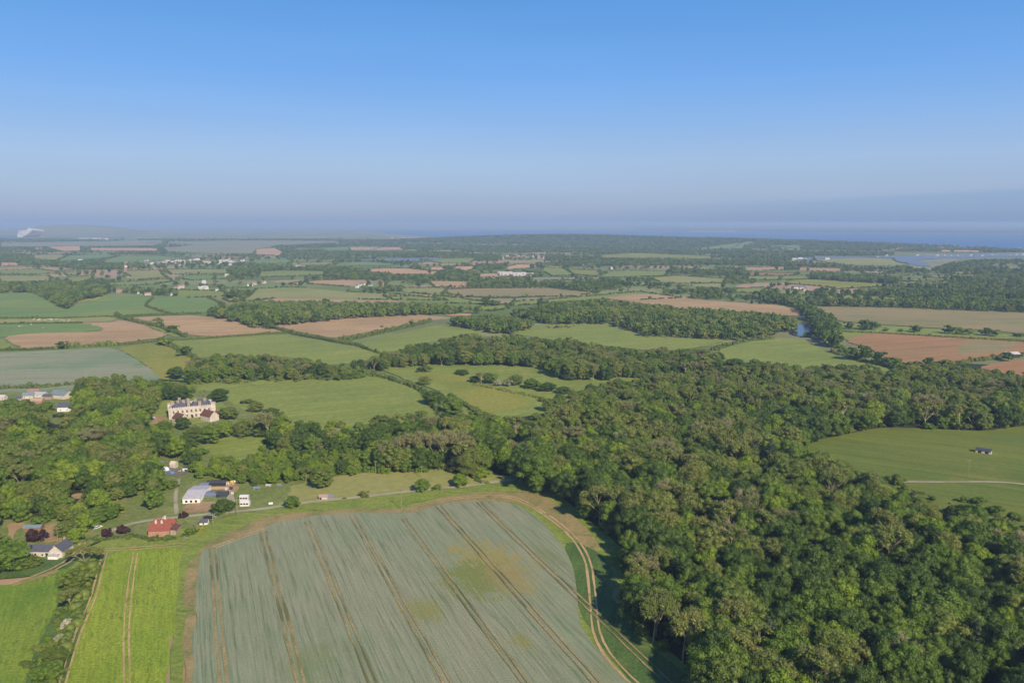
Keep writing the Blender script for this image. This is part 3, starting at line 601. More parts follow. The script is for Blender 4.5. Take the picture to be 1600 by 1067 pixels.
def make_broad(seed, H, Rad, n, nleaf, size, mat, bark='bark', low=0.22, core=True, trunk_r=0.35):
    r = np.random.default_rng(seed); C, Rr = crown_clumps(r, H, Rad, n, low)
    cm = clump_mesh('crown', C, Rr, nleaf, size, mat, r, core=core)
    segs = [((0, 0, -0.5), (0.1, 0, H*.34), trunk_r, trunk_r*.7)]
    for k in range(7):
        c = C[k] * np.array([.75, .75, 1]); segs.append(((0.1, 0, H*(.24+.03*k)), c, trunk_r*.42, trunk_r*.12))
    V, Q = limb_tubes(segs, 6); tm = fastmesh('trunk', V, Q, np.zeros((0, 3), int), [MATS[bark]])
    return cm, tm
def make_ash(seed, H, Rad, leafy, size, mat, bark='bark_pale', levels=4, tw=0.045, start=.3):
    r = np.random.default_rng(seed); segs, tips = branch_segs(r, H, Rad, levels, start)
    main = [s for s in segs if s[2] > 0.075]; fine = [s for s in segs if s[2] <= 0.075]
    fine = [(p, q, max(a, tw), max(b, tw*.8)) for p, q, a, b in fine]
    for p, d in tips:
        for k in range(3):
            q = d + r.normal(0, .6, 3); q /= np.linalg.norm(q); fine.append((p, p + q*r.uniform(.7, 1.5), tw, tw*.6))
    C = np.array([p for p, d in tips]); ok = r.random(len(C)) < leafy; C = C[ok] if ok.sum() > 8 else C[:8]
    Rr = r.uniform(0.55, 1.15, len(C)) * (Rad / 6)
    V, Q = limb_tubes(fine, 3)
    cm = clump_mesh('crown', C, Rr, int(len(C)*30), size, mat, r, core=False, zmin=-1, extra=(V, Q, bark))
    V, Q = limb_tubes(main, 5); tm = fastmesh('trunk', V, Q, np.zeros((0, 3), int), [MATS[bark]])
    return cm, tm
def make_conifer(seed, H, Rad, nleaf, size, mat):
    r = np.random.default_rng(seed); C = []; Rr = []
    for k in range(15):
        f = k/14; z = H*(.15 + .82*f); rad = Rad*(1 - f)**.8 + .25
        for j in range(max(1, int(6*(1-f)))):
            a = r.uniform(0, 6.28); C.append((math.cos(a)*rad*.6, math.sin(a)*rad*.6, z + r.normal(0, .2))); Rr.append(rad*.5 + .25)
    cm = clump_mesh('crown', np.array(C), np.array(Rr), nleaf, size, mat, r, squash=.7)
    V, Q = limb_tubes([((0, 0, -.5), (0, 0, H*.9), .25, .06)], 6); return cm, fastmesh('trunk', V, Q, np.zeros((0, 3), int), [MATS['bark']])
# each prototype: (kind, nominal height, nominal crown radius, crown mesh, trunk mesh)
PR = {}
def proto(key, kind, H, Rad, pair): PR[key] = dict(kind=kind, H=H, R=Rad, crown=pair[0], trunk=pair[1])
for s in range(3): proto('dark%d' % s, 'dark', 13, 6.0, make_broad(11+s, 13, 6.0, 66, 13000, .42, 'leaf_dark', low=.0))
for s in range(3): proto('mid%d' % s, 'mid', 12.5, 5.4, make_broad(21+s, 12.5, 5.4, 60, 12500, .40, 'leaf_mid', low=.0))
for s in range(2): proto('bright%d' % s, 'bright', 10, 4.6, make_broad(31+s, 10, 4.6, 50, 10500, .37, 'leaf_bright', low=.0))
for s in range(3): proto('olive%d' % s, 'olive', 14, 5.2, make_broad(41+s, 14, 5.2, 68, 13500, .36, 'leaf_olive', bark='bark_pale', core=(s != 1), low=.04))
for s in range(3): proto('ash%d' % s, 'ash', 14, 5.4, make_ash(51+s, 14, 5.4, .85, .50, 'leaf_olive', start=.2))
for s in range(2): proto('bare%d' % s, 'bare', 14, 5.4, make_ash(61+s, 14, 5.4, .28, .40, 'leaf_grey', tw=.06))
for s in range(2): proto('tall%d' % s, 'tall', 16, 3.2, make_ash(71+s, 16, 3.2, .5, .42, 'leaf_grey', tw=.06, start=.45))
for s in range(2): proto('cone%d' % s, 'cone', 14, 3.0, make_conifer(81+s, 14, 3.0, 4200, .5, 'leaf_conifer'))
proto('bush0', 'bush', 4, 2.6, make_broad(91, 4, 2.6, 14, 1700, .45, 'leaf_mid', low=0)); proto('bush1', 'bush', 4, 2.8, make_broad(92, 4, 2.8, 14, 1700, .45, 'leaf_hedge', low=0))
proto('bush2', 'bright', 4.5, 2.6, make_broad(93, 4.5, 2.6, 14, 1700, .45, 'leaf_bright', low=0)); proto('bush3', 'bush', 4, 2.6, make_broad(94, 4, 2.6, 14, 1700, .45, 'leaf_olive', low=0))
proto('copper', 'copper', 5, 3.2, make_broad(95, 5, 3.2, 16, 3000, .42, 'leaf_copper', low=.02)); proto('blossom', 'blossom', 4.5, 2.4, make_broad(96, 4.5, 2.4, 18, 2600, .34, 'leaf_blossom', low=.05, core=False))
proto('clipped', 'dark', 6, 4.3, make_broad(97, 6, 4.3, 40, 8000, .34, 'leaf_dark', low=-.12)); proto('ivy', 'bare', 15, 7, make_ash(98, 15, 7, .32, .42, 'leaf_grey', 'bark_pale', tw=.07, start=.38)); proto('yellow', 'yellow', 4.5, 2.4, make_broad(99, 4.5, 2.4, 14, 1800, .4, 'leaf_yellow', low=0))
for s in range(2): proto('fdark%d' % s, 'dark', 12, 6.5, make_broad(101+s, 12, 6.5, 16, 520, 1.9, 'leaf_dark', low=.05))
for s in range(2): proto('fmid%d' % s, 'mid', 11, 6, make_broad(111+s, 11, 6, 14, 480, 1.8, 'leaf_mid', low=.05))
for s in range(2): proto('folive%d' % s, 'olive', 12, 6, make_broad(121+s, 12, 6, 14, 420, 1.7, 'leaf_olive', low=.05))
proto('fhedge', 'bush', 5, 4.5, make_broad(131, 5, 4.5, 10, 320, 1.4, 'leaf_hedge', low=0))
proto('fcone', 'cone', 14, 3.4, make_conifer(141, 14, 3.4, 500, 1.4, 'leaf_conifer'))

NEARMIX = {
 'main': [('dark',.26),('mid',.30),('bright',.11),('olive',.14),('ash',.11),('bare',.03),('cone',.05)],
 'mainfar': [('dark',.14),('mid',.17),('bright',.06),('olive',.32),('ash',.18),('bare',.08),('cone',.03)],
 'estate': [('dark',.16),('mid',.30),('bright',.22),('olive',.22),('ash',.07),('bare',.03)],  # brighter greens weighted up: sun-facing light put into the crown colours
 'low': [('bright',.40),('mid',.38),('olive',.14),('bush',.08)],
 'middle': [('dark',.30),('mid',.22),('bright',.03),('olive',.26),('ash',.11),('bare',.08)],
}
VARS = {}
for k, v in PR.items():
    if k[0] == 'f' and v['kind'] in ('dark','mid','olive','bush','cone'): continue
    if k in ('clipped','ivy','copper','blossom','yellow'): continue
    VARS.setdefault(v['kind'], []).append(k)
VARS['bright'] = ['bright0', 'bright1']
VARS['bare'] = ['bare0', 'bare1', 'tall0']
FARV = dict(dark=['fdark0','fdark1'], mid=['fmid0','fmid1'], bright=['fmid0'], olive=['folive0','folive1'], ash=['folive1'], bare=['folive0'], bush=['fhedge'], cone=['fcone'])

TREES = []        # dicts: x,y,z, H, R, kind, var, region
def blob(x, y, s, seed=0):
    return (np.sin(x/s*1.3 + 1.7 + seed) * np.cos(y/s*1.1 + seed*2) + np.sin((x+y)/s*.7 + seed*3) * .7 + np.sin((x*.6-y)/s*1.9 + seed) * .5) / 2.2
def grow(region, poly, spacing, Hr, mix, holes=(), ratio=.39, far=False, thin=0.0, chk=True, Hf=None, yr=None, gaps=False):
    """fill a wood outline (photo pixels, crowns included) with single trees on a jittered grid"""
    xs, ys = zip(*[G(min(max(a, -400), 2000), max(b, 352)) for a, b in poly]); out = []
    x0, x1, y0, y1 = min(xs) - 5, max(xs) + 5, min(ys) - 60, max(ys) + 5
    gx = np.arange(x0, x1, spacing); gy = np.arange(max(y0, 95), y1, spacing*.87); X, Y = np.meshgrid(gx, gy); X[1::2] += spacing/2
    X = (X + rng.uniform(-.36, .36, X.shape)*spacing).ravel(); Y = (Y + rng.uniform(-.36, .36, Y.shape)*spacing).ravel()
    if thin: k = rng.random(len(X)) > thin; X = X[k]; Y = Y[k]
    nz = blob(X, Y, 26, 1); H = (Hr[0] + (Hr[1]-Hr[0]) * np.clip(.5 + .35*nz + rng.normal(0, .22, len(X)), 0, 1))
    if Hf is not None: H = H * Hf(X, Y)
    Z = hz(X, Y)
    gxp, gyp = P(X, Y, Z); txp, typ = P(X, Y, Z + H*.93); ok = inside(gxp, gyp, poly) & inside(txp, typ, poly)
    rr = H*ratio*.55
    for sgn in (-1, 1): ax, ay = P(X + sgn*rr, Y, Z + H*.55); ok &= inside(ax, ay, poly)
    if gaps: ok &= ~((blob(X, Y, 15, 9) > .62) & (Y < 420))
    if yr: ok &= (gyp >= yr[0]) & (gyp < yr[1])
    for h in holes: ok &= ~inside(gxp, gyp, h) & ~inside(txp, typ, h) & ~inside(*P(X, Y, Z + H*.5), h)
    names = [m[0] for m in mix]; pr = np.array([m[1] for m in mix]); pr /= pr.sum(); nb = blob(X, Y, 40, 5)
    for i in np.nonzero(ok)[0]:
        kd = names[rng.choice(len(names), p=pr)]
        if nb[i] > .45 and rng.random() < .5: kd = 'dark' if 'dark' in names else 'mid'
        if nb[i] < -.5 and rng.random() < .4: kd = 'olive'
        h = H[i]*(1.1 if kd in ('ash','olive','cone') else 1.0)
        TREES.append(dict(x=X[i], y=Y[i], z=Z[i], H=h, R=h*ratio*rng.uniform(.85, 1.2)*(.6 if kd == 'cone' else 1), kind=kd, region=region))
W_MAIN = [(1095,1400),(1090,1070),(1044,1028),(1004,1010),(982,985),(975,930),(968,885),(972,850),(930,828),(888,790),(850,772),(815,765),(792,742),(765,742),(740,752),(705,738),(640,742),(570,740),(562,700),(560,668),(600,655),(660,652),(710,650),(735,657),(735,640),(755,650),(790,655),(830,658),(870,642),(900,618),(945,603),(1000,592),(1060,585),(1100,578),(1125,570),(1140,572),(1200,567),(1250,576),(1307,575),(1360,576),(1380,586),(1412,573),(1450,570),(1500,572),(1537,580),(1600,588),(1900,590),(2000,640),(1700,664),(1600,667),(1540,675),(1470,673),(1380,669),(1300,686),(1255,697),(1290,718),(1340,740),(1400,753),(1420,766),(1470,785),(1530,786),(1560,800),(1600,816),(2000,830),(2600,1400)]
MAIN_N = W_MAIN
def hmain(X, Y): return np.where(Y > 560, .86, 1.0) * np.where((X < -20) & (Y > 330), .9, 1.0)
grow('main', W_MAIN, 7.6, (9.5, 18), NEARMIX['main'], Hf=hmain, yr=(640, 9999), gaps=True)
grow('mainfar', W_MAIN, 8.6, (8, 14), NEARMIX['mainfar'], yr=(0, 640))
W_EST = [(-100,622),(0,624),(30,626),(62,633),(76,642),(92,652),(112,645),(120,628),(108,608),(125,596),(140,588),(165,586),(200,590),(232,593),(262,600),(300,600),(308,608),(300,620),(282,623),(250,630),(246,655),(250,668),(262,678),(300,674),(310,690),(322,705),(345,722),(385,724),(402,706),(418,690),(412,668),(418,652),(440,645),(465,658),(540,668),(562,680),(565,742),(525,746),(500,752),(450,758),(395,762),(350,750),(318,748),(285,757),(278,782),(272,802),(225,806),(190,812),(150,822),(135,842),(112,838),(100,820),(60,822),(10,820),(10,846),(40,852),(36,884),(0,892),(-100,905)]
EST_H = [[(247,720),(298,718),(298,744),(280,748),(250,742)],[(282,755),(356,748),(392,748),(392,800),(284,806)], [(248,770),(278,768),(283,805),(255,803)], [(60,650),(85,648),(96,664),(80,672),(62,664)], [(-20,608),(104,606),(110,636),(112,644),(94,648),(84,640),(66,629),(30,626),(-20,624)], [(108,772),(140,770),(140,785),(110,785)], [(222,646),(262,648),(262,662),(226,664)], [(165,795),(230,785),(235,815),(165,822)]]
EST_FG = [(225,690),(600,690),(600,800),(225,800)]
def hest(X, Y): a, b = P(X, Y, 0*X); return np.where((b > 715) & (a > 285), .62, 1.0) * np.where((b > 770), .68, 1.0) * np.where((b > 715) & (a > 300) & (a < 420), .75, 1.0)
grow('estate', W_EST, 8.2, (9, 16), NEARMIX['estate'], holes=EST_H, Hf=hest)
grow('estate', [(325,716),(400,706),(430,700),(560,700),(575,742),(525,747),(450,757),(395,762),(330,752),(318,735)], 5.0, (4.5, 7.5), NEARMIX['low'])
grow('park', [(300,562),(316,556),(340,553),(400,555),(460,557),(500,560),(525,578),(560,588),(500,594),(440,596),(380,594),(300,600),(262,600),(266,588),(290,584)], 8.5, (8, 13), NEARMIX['middle'])
grow('middle', [(832,636),(868,612),(898,603),(940,596),(1005,590),(1010,600),(945,612),(905,642),(858,654)], 10, (6, 11), NEARMIX['middle'], thin=.35)
grow('middle', [(500,575),(545,562),(600,548),(660,535),(700,528),(725,520),(760,525),(800,520),(830,525),(870,528),(900,530),(960,540),(1010,545),(1060,545),(1120,545),(1132,560),(1128,585),(1060,590),(1000,592),(930,597),(870,594),(858,580),(800,572),(700,573),(650,574),(600,581),(540,580)], 8.5, (8, 14), NEARMIX['middle'])
grow('north', [(795,483),(850,475),(900,468),(945,466),(1000,472),(1060,478),(1130,482),(1200,487),(1248,496),(1246,515),(1215,526),(1160,533),(1110,531),(1010,528),(985,518),(955,507),(900,508),(840,506),(800,497)], 9.0, (8, 14), NEARMIX['middle'])
grow('north', [(670,497),(720,492),(790,490),(835,500),(842,513),(800,523),(770,521),(740,516),(680,504)], 9.0, (8, 13), NEARMIX['middle'])
grow('north', [(315,483),(360,473),(400,470),(440,468),(560,470),(660,472),(740,478),(792,485),(760,491),(680,493),(560,498),(450,509),(400,514),(340,499),(316,491)], 9.0, (8, 14), NEARMIX['middle'])
grow('belt', [(1190,452),(1225,458),(1256,470),(1300,490),(1316,510),(1312,545),(1290,542),(1270,520),(1262,500),(1240,480),(1190,472)], 9, (9, 14), NEARMIX['middle'][:2], far=True)
FARMIX = [('dark',.42),('mid',.26),('olive',.32)]
grow('beyond', [(930,458),(1065,462),(1200,466),(1250,476),(1200,477),(1062,471),(930,464)], 9, (9, 13), [('cone',.5),('dark',.5)], far=True)
grow('beyond', [(1255,464),(1400,466),(1480,461),(1600,466),(1800,470),(1800,495),(1600,489),(1500,486),(1400,482),(1265,479)], 10, (9, 13), FARMIX)
grow('beyond', [(-200,440),(60,443),(100,438),(150,443),(178,455),(165,463),(120,472),(105,484),(90,480),(70,467),(50,458),(-200,461)], 10, (9, 14), FARMIX)
grow('beyond', [(1300,438),(1400,432),(1500,425),(1600,418),(1800,412),(1800,470),(1600,470),(1480,462),(1400,458),(1300,452)], 11.5, (9, 13), FARMIX, holes=[f[1] for f in FAR if f[1][0][0] > 1200], thin=.2)
grow('beyond', [(1245,425),(1280,424),(1400,430),(1405,445),(1330,441),(1270,437)], 11, (9, 13), FARMIX)
# the open country: hedges and copses wherever no field, water or village shows
OPEN_H = list(CLEAR)
VILL = [[(188,412),(240,404),(300,401),(388,402),(388,418),(300,420),(200,420)], [(775,402),(790,396),(852,396),(854,407),(790,409)]]
def open_country():
    xs = []; ys_ = []
    y = 1150.0
    while y < 5600:
        s = max(12.0, y/200); x = np.arange(-y*.70, y*.70, s); xs.append(x + rng.uniform(-.4, .4, len(x))*s); ys_.append(np.full(len(x), y) + rng.uniform(-.4, .4, len(x))*s); y += s*.9
    X = np.concatenate(xs); Y = np.concatenate(ys_); Z = hz(X, Y); H = rng.uniform(7, 12, len(X))
    gx, gy = P(X, Y, Z); tx, ty = P(X, Y, Z + H*.85); ok = np.ones(len(X), bool)
    for c in OPEN_H + VILL:
        a = np.array(c)
        if a[:, 1].max() < 355: continue
        keep = inside(gx, gy, c) | inside(tx, ty, c)
        if c in VILL: keep &= rng.random(len(X)) < .8
        ok &= ~keep
    for c in WATER: ok &= ~inside(*P(X, Y, 0*X), c)
    dens = blob(X, Y*1.8, 190, 3) + .5*blob(X, Y*2, 60, 7)
    near = np.clip((Y - 1150)/1500, 0, 1)
    ridge = hz(X, Y) > 6
    ok &= (dens > 0.02 - .04*near) | (ridge & (Y > 3000) & (rng.random(len(X)) < .93)) | (rng.random(len(X)) < .06)
    ok &= (Y > 1250) | (rng.random(len(X)) < .2)
    wat = (gx > 1395) & (gy < 404) & (gy > 395)
    ok &= ~wat
    for i in np.nonzero(ok)[0]:
        s = max(1.0, Y[i]/2600)
        TREES.append(dict(x=X[i], y=Y[i], z=Z[i], H=H[i]*(1 + (s-1)*.25), R=4.6*s*rng.uniform(.8, 1.3)*(1.6 if Z[i] > 6 else 1), kind=['dark','mid','olive'][rng.choice(3, p=[.45, .25, .3])], region='open'))
open_country()
print('TREES', len(TREES))

# ------------------------------------------------------------------ place single trees
NAMES = dict(tall='bare_tree', dark='broadleaf_tree', mid='broadleaf_tree', bright='broadleaf_tree', olive='broadleaf_tree', ash='half_leafed_tree', bare='bare_tree', cone='conifer_tree', bush='shrub', copper='copper_shrub', blossom='blossom_shrub', yellow='broadleaf_tree')
LOOK = dict(tall='tall slender tree with pale bare stems', copper='dark purple leaved tree', blossom='flowering white hawthorn', yellow='yellow green tree', dark='dense dark green tree', mid='mid green rounded tree', bright='bright fresh green tree', olive='olive brown tree in new leaf', ash='half leafed tree with pale branches',
            bare='nearly bare pale grey tree', cone='narrow dark conifer', bush='low green shrub')
FIRST = {}
def place_tree(key, x, y, H, Rad, label, group=None, z=0.0, cat='tree', name=None):
    p = PR[key]; rootn = name or NAMES[p['kind']]
    root = empty(rootn, (x, y, z), random.uniform(0, 6.28)); root.scale = (Rad/p['R'], Rad/p['R'], H/p['H'])
    if key not in FIRST:
        c = link('crown', p['crown'], root); t = link('trunk', p['trunk'], root); FIRST[key] = (c, t)
    else:
        for o in FIRST[key]:
            q = o.copy(); S.collection.objects.link(q); q.parent = root
    tag(root, label, cat, group); return root
def pick(kind, far): 
    v = FARV[kind] if far else VARS[kind]; return v[rng.integers(len(v))]
HAND = [
 # photo x, y of the foot, height, crown radius, prototype, label
 (659,769,6.6,3.6,'mid0','small dark round tree beside the gravel track, left of the bright round one'),
 (719,762,7.0,3.8,'bright0','bright green round tree on the paddock beside the gravel track'),
 (750,748,6.0,4.2,'bright1','yellow green spreading bush tree at the paddock corner by the wood'),
 (683,767,3.0,2.4,'bush3','low brown bush between two round trees beside the track'),
 (457,795,6.3,3.4,'mid1','round green bush tree right of the white caravan by the lane'),
 (504,763,10.5,5.6,'olive0','big olive round tree at the left end of the long paddock'),
 (570,778,3.6,2.2,'bush1','small dark shrub on the track right of the paddock shed'),
 (539,781,1.4,1.0,'bush1','tiny dark bush on the track verge'),
 (348,803,6.6,4.6,'clipped','clipped dark green dome tree beside the bare plot and lane'),
 (256,680,9,5.0,'mid0','green tree left of the manor forecourt'),
 (304,686,8,5.0,'olive1','olive tree below the manor between lawn and drive'),
 (18,640,8,5,'mid1','green tree before the white roofed sheds of the left hamlet'),
 (40,640,7,4.6,'dark1','dark tree before the hamlet, left of the red brown outbuilding'),
 (73,644,7.5,4.6,'mid2','green tree between hamlet sheds and the white slate cottage'),
 (286,672,8.5,4.6,'dark0','dark rounded tree standing before the stone manor'),
 (330,694,12,7.0,'mid2','large vivid green tree left of the manor lawn'),
 (352,684,10,5.5,'bright0','bright green tree right of the manor wing'),
 (381,684,11,6.8,'olive1','golden brown domed tree at the top of the manor lawn'),
 (407,684,9,4.6,'olive2','golden brown smaller tree beside the umbrella shaped bare tree'),
 (418,690,17,9.0,'ivy','wide umbrella shaped bare tree with an ivy green trunk'),
 (358,655,8,6.5,'olive0','flat topped grey green cedar behind the manor garden'),
 (400,644,7,5.5,'olive2','olive scrub tree on the pasture edge beyond the cedar'),
 (283,625,9.5,6.8,'dark1','dark broad tree behind the manor roof'),
 (264,624,9,6.0,'olive1','olive green broad tree behind the manor, left of the dark one'),
 (343,628,9.5,7.2,'dark2','dark round tree on the lawn behind the manor'),
 (317,622,6,1.8,'bare0','thin bare sapling on the lawn between dark trees'),
 (424,650,5.5,5.0,'dark0','dark low tree at the near edge of the manor pasture'),
 (386,632,4,4.5,'bush1','lone dark bush on the manor pasture'),
 (655,672,8,4.4,'dark1','dark tree top showing against the pasture above the tall row'),
 (612,676,8.5,5.4,'dark2','flat dark tree at the foot of the manor pasture'),
 (678,634,11,7.5,'dark0','large dark tree in the curving pasture hedge'),
 (708,648,12,8.0,'mid0','large mid green tree at the hedge bend'),
 (697,664,8,4.5,'dark2','dark tree at the lower end of the curving hedge'),
 (722,586,4.5,6.0,'dark1','low dark thicket at the top of the yellow meadow'),
 (742,598,5.5,5.0,'dark2','dark thicket left of the poplar in the rough meadow'),
 (752,600,9,3.2,'tall0','narrow pale brown poplar in the rough meadow'),
 (767,600,9.5,6.0,'mid1','round green tree behind the flowering hawthorns'),
 (778,604,5.5,3.0,'blossom','smaller white hawthorn in flower on the rough meadow'),
 (792,605,6.5,4.2,'blossom','larger white hawthorn in flower on the rough meadow'),
 (806,603,9,5.5,'olive0','grey green tree right of the flowering hawthorns'),
 (830,608,8,6.5,'mid0','mid green thicket tree in the rough meadow, right of the hawthorns'),
 (855,612,7,6.5,'dark0','darker thicket tree in the rough meadow beside the grass ride'),
 (881,616,6,5.0,'dark2','isolated dark shrub on the grass ride'),
 (662,583,7,5.5,'bush1','dark bush beyond the hedge where the valley track ends'),
 (664,602,7.5,5.0,'olive1','spreading olive shrub behind the pasture hedge'),
 (846,628,4,2.6,'bush1','small dark bush at the tip of the yellow meadow'),
 (133,888,8.5,5.5,'ash0','half leafed tree at the head of the near hedge by the white cottage'),
 (120,922,7.5,4.6,'olive2','olive tree in the near hedge between the two green crops'),
 (128,915,7,4.0,'bright1','bright tree in the near hedge above the hawthorns'),
 (112,955,7,4.2,'ash1','pale twiggy tree in the near hedge'),
 (103,986,4.2,1.9,'blossom','flowering hawthorn in the near hedge, upper of the pair'),
 (93,1006,3.4,1.5,'blossom','flowering hawthorn in the near hedge, lower of the pair'),
 (87,1040,6,3.4,'olive1','olive tree in the near hedge below the hawthorns'),
 (72,1072,6.5,4.0,'mid1','green tree in the near hedge at the bottom edge of the photo'),
 (56,848,6,3.9,'copper','dark purple tree on the drive behind the white cottage'),
 (168,840,4,2.7,'copper','dark purple shrub, left of the pair near the red cottage'),
 (192,835,4,2.8,'copper','dark purple shrub, right of the pair near the red cottage'),
 (287,811,3.4,1.9,'copper','small dark purple ball tree right of the red cottage'),
 (119,850,7,2.8,'bright0','vivid green small tree at the gable of the white cottage'),
 (14,894,11,7.0,'mid1','big leafy green tree left of the white cottage'),
 (48,888,5,3.4,'olive2','twiggy shrub before the white cottage wall'),
 (184,805,5.5,3.0,'yellow','yellow green tree above the drive of the red cottage'),
 (266,716,6,3.2,'yellow','yellow green tree behind the pink shed'),
 (312,831,2.6,2.0,'yellow','yellow green bush in the red cottage garden'),
 (225,860,0,0,None,None),
 (170,812,7,4.5,'mid2','dark green tree by the blue things left of the red cottage'),
 (147,822,8,5.5,'mid0','broad green tree behind the lane junction'),
 (105,838,6.5,4.6,'olive0','grey green tree on the drive bank behind the white cottage'),
 (243,846,2.6,2.2,'bush1','hedge shrub under the red cottage wall, left one'),
 (262,845,2.4,2.0,'bush0','hedge shrub under the red cottage wall, right one'),
 (296,836,3,2.4,'bush0','leafy shrub in the garden right of the red cottage'),
 (306,828,2.4,1.7,'blossom','pale shrub in the red cottage garden'),
 (288,844,1.6,1.3,'blossom','small pale shrub on the garden bank'),
 # hedgerow trees farther out
 (1325,515,10,6,'fdark0','dark hedgerow tree, leftmost beside the upper ploughed fields'),
 (1352,516,12,10,'fdark1','widest dark tree between the upper and lower ploughed fields'),
 (1366,516,11,7,'fmid0','tree leaning on the widest dark tree by the ploughed field'),
 (1384,518,5,4,'folive0','small olive tree right of the widest dark hedgerow tree'),
 (1407,519,4,3.5,'fmid1','smallest tree in the hedgerow between ploughed fields'),
 (1429,520,9,7,'fdark0','lone spreading dark tree between the ploughed fields'),
 (1482,522,10,7,'fdark1','first tree of the right trio between the ploughed fields'),
 (1498,523,9,6.5,'fmid0','middle tree of the right trio between the ploughed fields'),
 (1515,524,8.5,6,'folive1','last tree of the right trio between the ploughed fields'),
 (1541,525,9.5,7,'fdark0','left tree of the pair near the end of the ploughed hedgerow'),
 (1556,526,7.5,6,'fmid1','right tree of the pair near the end of the ploughed hedgerow'),
 (1592,527,5,6,'fhedge','low bush ending the hedgerow between the ploughed fields'),
 (1313,552,9,6,'fmid0','green tree below the dark belt by the pond'),
 (1346,564,14,10.5,'fdark1','big dark tree in the slanting hedgerow below the pond'),
 (1376,570,12,8.5,'fdark0','second big dark tree in the slanting hedgerow'),
 (1397,575,9,8,'fmid1','green tree near the foot of the slanting hedgerow'),
 (1328,556,7,6,'folive0','olive tree before the big dark hedgerow tree'),
 (1453,574,9,6,'fdark0','dark tree standing at the corner of the orange ploughed field'),
 (1480,573,7,6,'folive1','olive tree on the hedge below the orange ploughed field'),
 (1575,564,8,6,'fdark1','dark tree beside the small barn at the right edge'),
 (1148,580,11,9,'dark2','dark tree at the left corner of the right pasture'),
 (1192,588,11,9,'dark0','dark tree at the foot of the right pasture'),
 (761,476,12,10,'fdark0','big round tree alone between fields beyond the north wood'),
 (773,478,8,8,'fmid1','smaller tree beside the big round tree beyond the north wood'),
 (1243,518,7,4,'folive0','small tree standing in front of the pond'),
 (1262,527,6,6,'fdark0','dark shrubby tree at the right end of the pond'),
 (275,592,10,7,'dark0','dark round tree on the edge of the yellow green pasture'),
 (300,497,0,0,None,None),
 (362,466,10,11,'fdark1','wide tree group on its own in the far pale field'),
 (380,469,9,9,'fmid0','smaller tree right of the wide group in the far pale field'),
 (246,506,8,8,'folive1','olive hedgerow tree between the two left ploughed fields'),
 (270,519,8,8,'fdark0','dark hedgerow tree between the two left ploughed fields'),
 (256,540,9,8,'fmid1','tree where hedges meet above the yellow green pasture'),
 (290,556,9,7,'fdark1','dark tree in the hedge right of the yellow green pasture'),
 (98,545,8,6,'fdark0','round dark tree on the hedge above the blue green wheat'),
 (420,514,6,7,'fhedge','bushy clump where three far hedges meet'),
 (1180,466,12,8,'fcone','dark conifer at the plantation edge beside the brown field'),
]
for hx, hy, H, Rd, key, lab in HAND:
    if not key: continue
    x, y = G(hx, hy); place_tree(key, x, y, H, Rd, lab, z=float(hz(x, y)))
for k, (tx_, ty_, th_, tr_) in enumerate([(604,737,15,3.4),(622,735,17,3.2),(634,735,18,3.4),(645,733,17,3.0),(657,734,19,3.2),(668,733,18,3.4),(679,732,17,3.0),(690,733,18,3.6),(704,731,17,4.2),(716,730,18,4.6),(728,732,16,3.6),(640,727,16,3.4),(698,725,17,3.8)]):
    x, y = G(tx_, ty_); place_tree(['tall0','tall1'][k % 2], x, y, th_, tr_, 'tall bare pale stemmed tree behind the long paddock, ' + ['first of the row','second in the row','third in the row','fourth in the row','fifth in the row','sixth in the row','seventh in the row','eighth in the row','ninth in the row','tenth in the row','last of the row','behind the third','behind the eighth'][k], 'pale stemmed trees behind the long paddock')
nhand = len(HAND)
# the biggest of the wood's trees one by one
T = TREES; X = np.array([t['x'] for t in T]); Y = np.array([t['y'] for t in T]); Z = np.array([t['z'] for t in T]); Hh = np.array([t['H'] for t in T]); Rr_ = np.array([t['R'] for t in T])
GX, GY = P(X, Y, Z); TX, TY = P(X, Y, Z + Hh*.7)
infr = (TX > -5) & (TX < 1605) & (TY < 1066)
score = np.where(infr, Rr_ / np.hypot(X, Y), 0); order = np.argsort(-score); single = set(order[:205].tolist())
ORD = ['leftmost','second from left','third from left','fourth from left','fifth from left','sixth from left','seventh from left','eighth from left','ninth from left','tenth from left','eleventh from left','twelfth from left','thirteenth from left','fourteenth from left','fifteenth from left','sixteenth from left']
def zone(i):
    x, y, rg = TX[i], TY[i], T[i]['region']
    if rg == 'main':
        if y > 1010: return "along the photo's bottom edge"
        if y > 960: return 'lower great wood, below soil patch'
        if y > 915: return 'great wood, level with soil patch'
        if y > 870: return 'great wood, below the track bend'
        if y > 820: return 'great wood, level with weedy patch'
        if y > 780: return 'great wood, beside bare field corner'
        return 'great wood, above the track end'
    if rg == 'estate':
        if y > 820: return 'near the white cottage'
        if y > 770: return 'between white and red cottages'
        if y > 730: return 'in belt behind red cottage'
        if y > 690: return 'estate wood, below the lawn'
        return 'estate wood, near the manor'
    return 'in the ' + rg + ' wood'
cells = {}
for i in single: cells.setdefault((T[i]['kind'], zone(i)), []).append(i)
for (kd, zn), ids in cells.items():
    ids.sort(key=lambda i: TX[i])
    for n_, i in enumerate(ids):
        t = T[i]; lab = LOOK[kd] + ', ' + ((ORD[n_] if n_ < 12 or len(ids) - n_ > 16 and n_ < 16 else ORD[min(len(ids) - 1 - n_, 15)].replace('left', 'right')).replace('rightmost', 'rightmost') + ' ' if len(ids) > 1 else 'only one ') + zn
        place_tree(pick(kd, False), t['x'], t['y'], t['H'], t['R'], lab, 'trees of the great wood' if t['region'] == 'main' else 'trees of the estate woods')
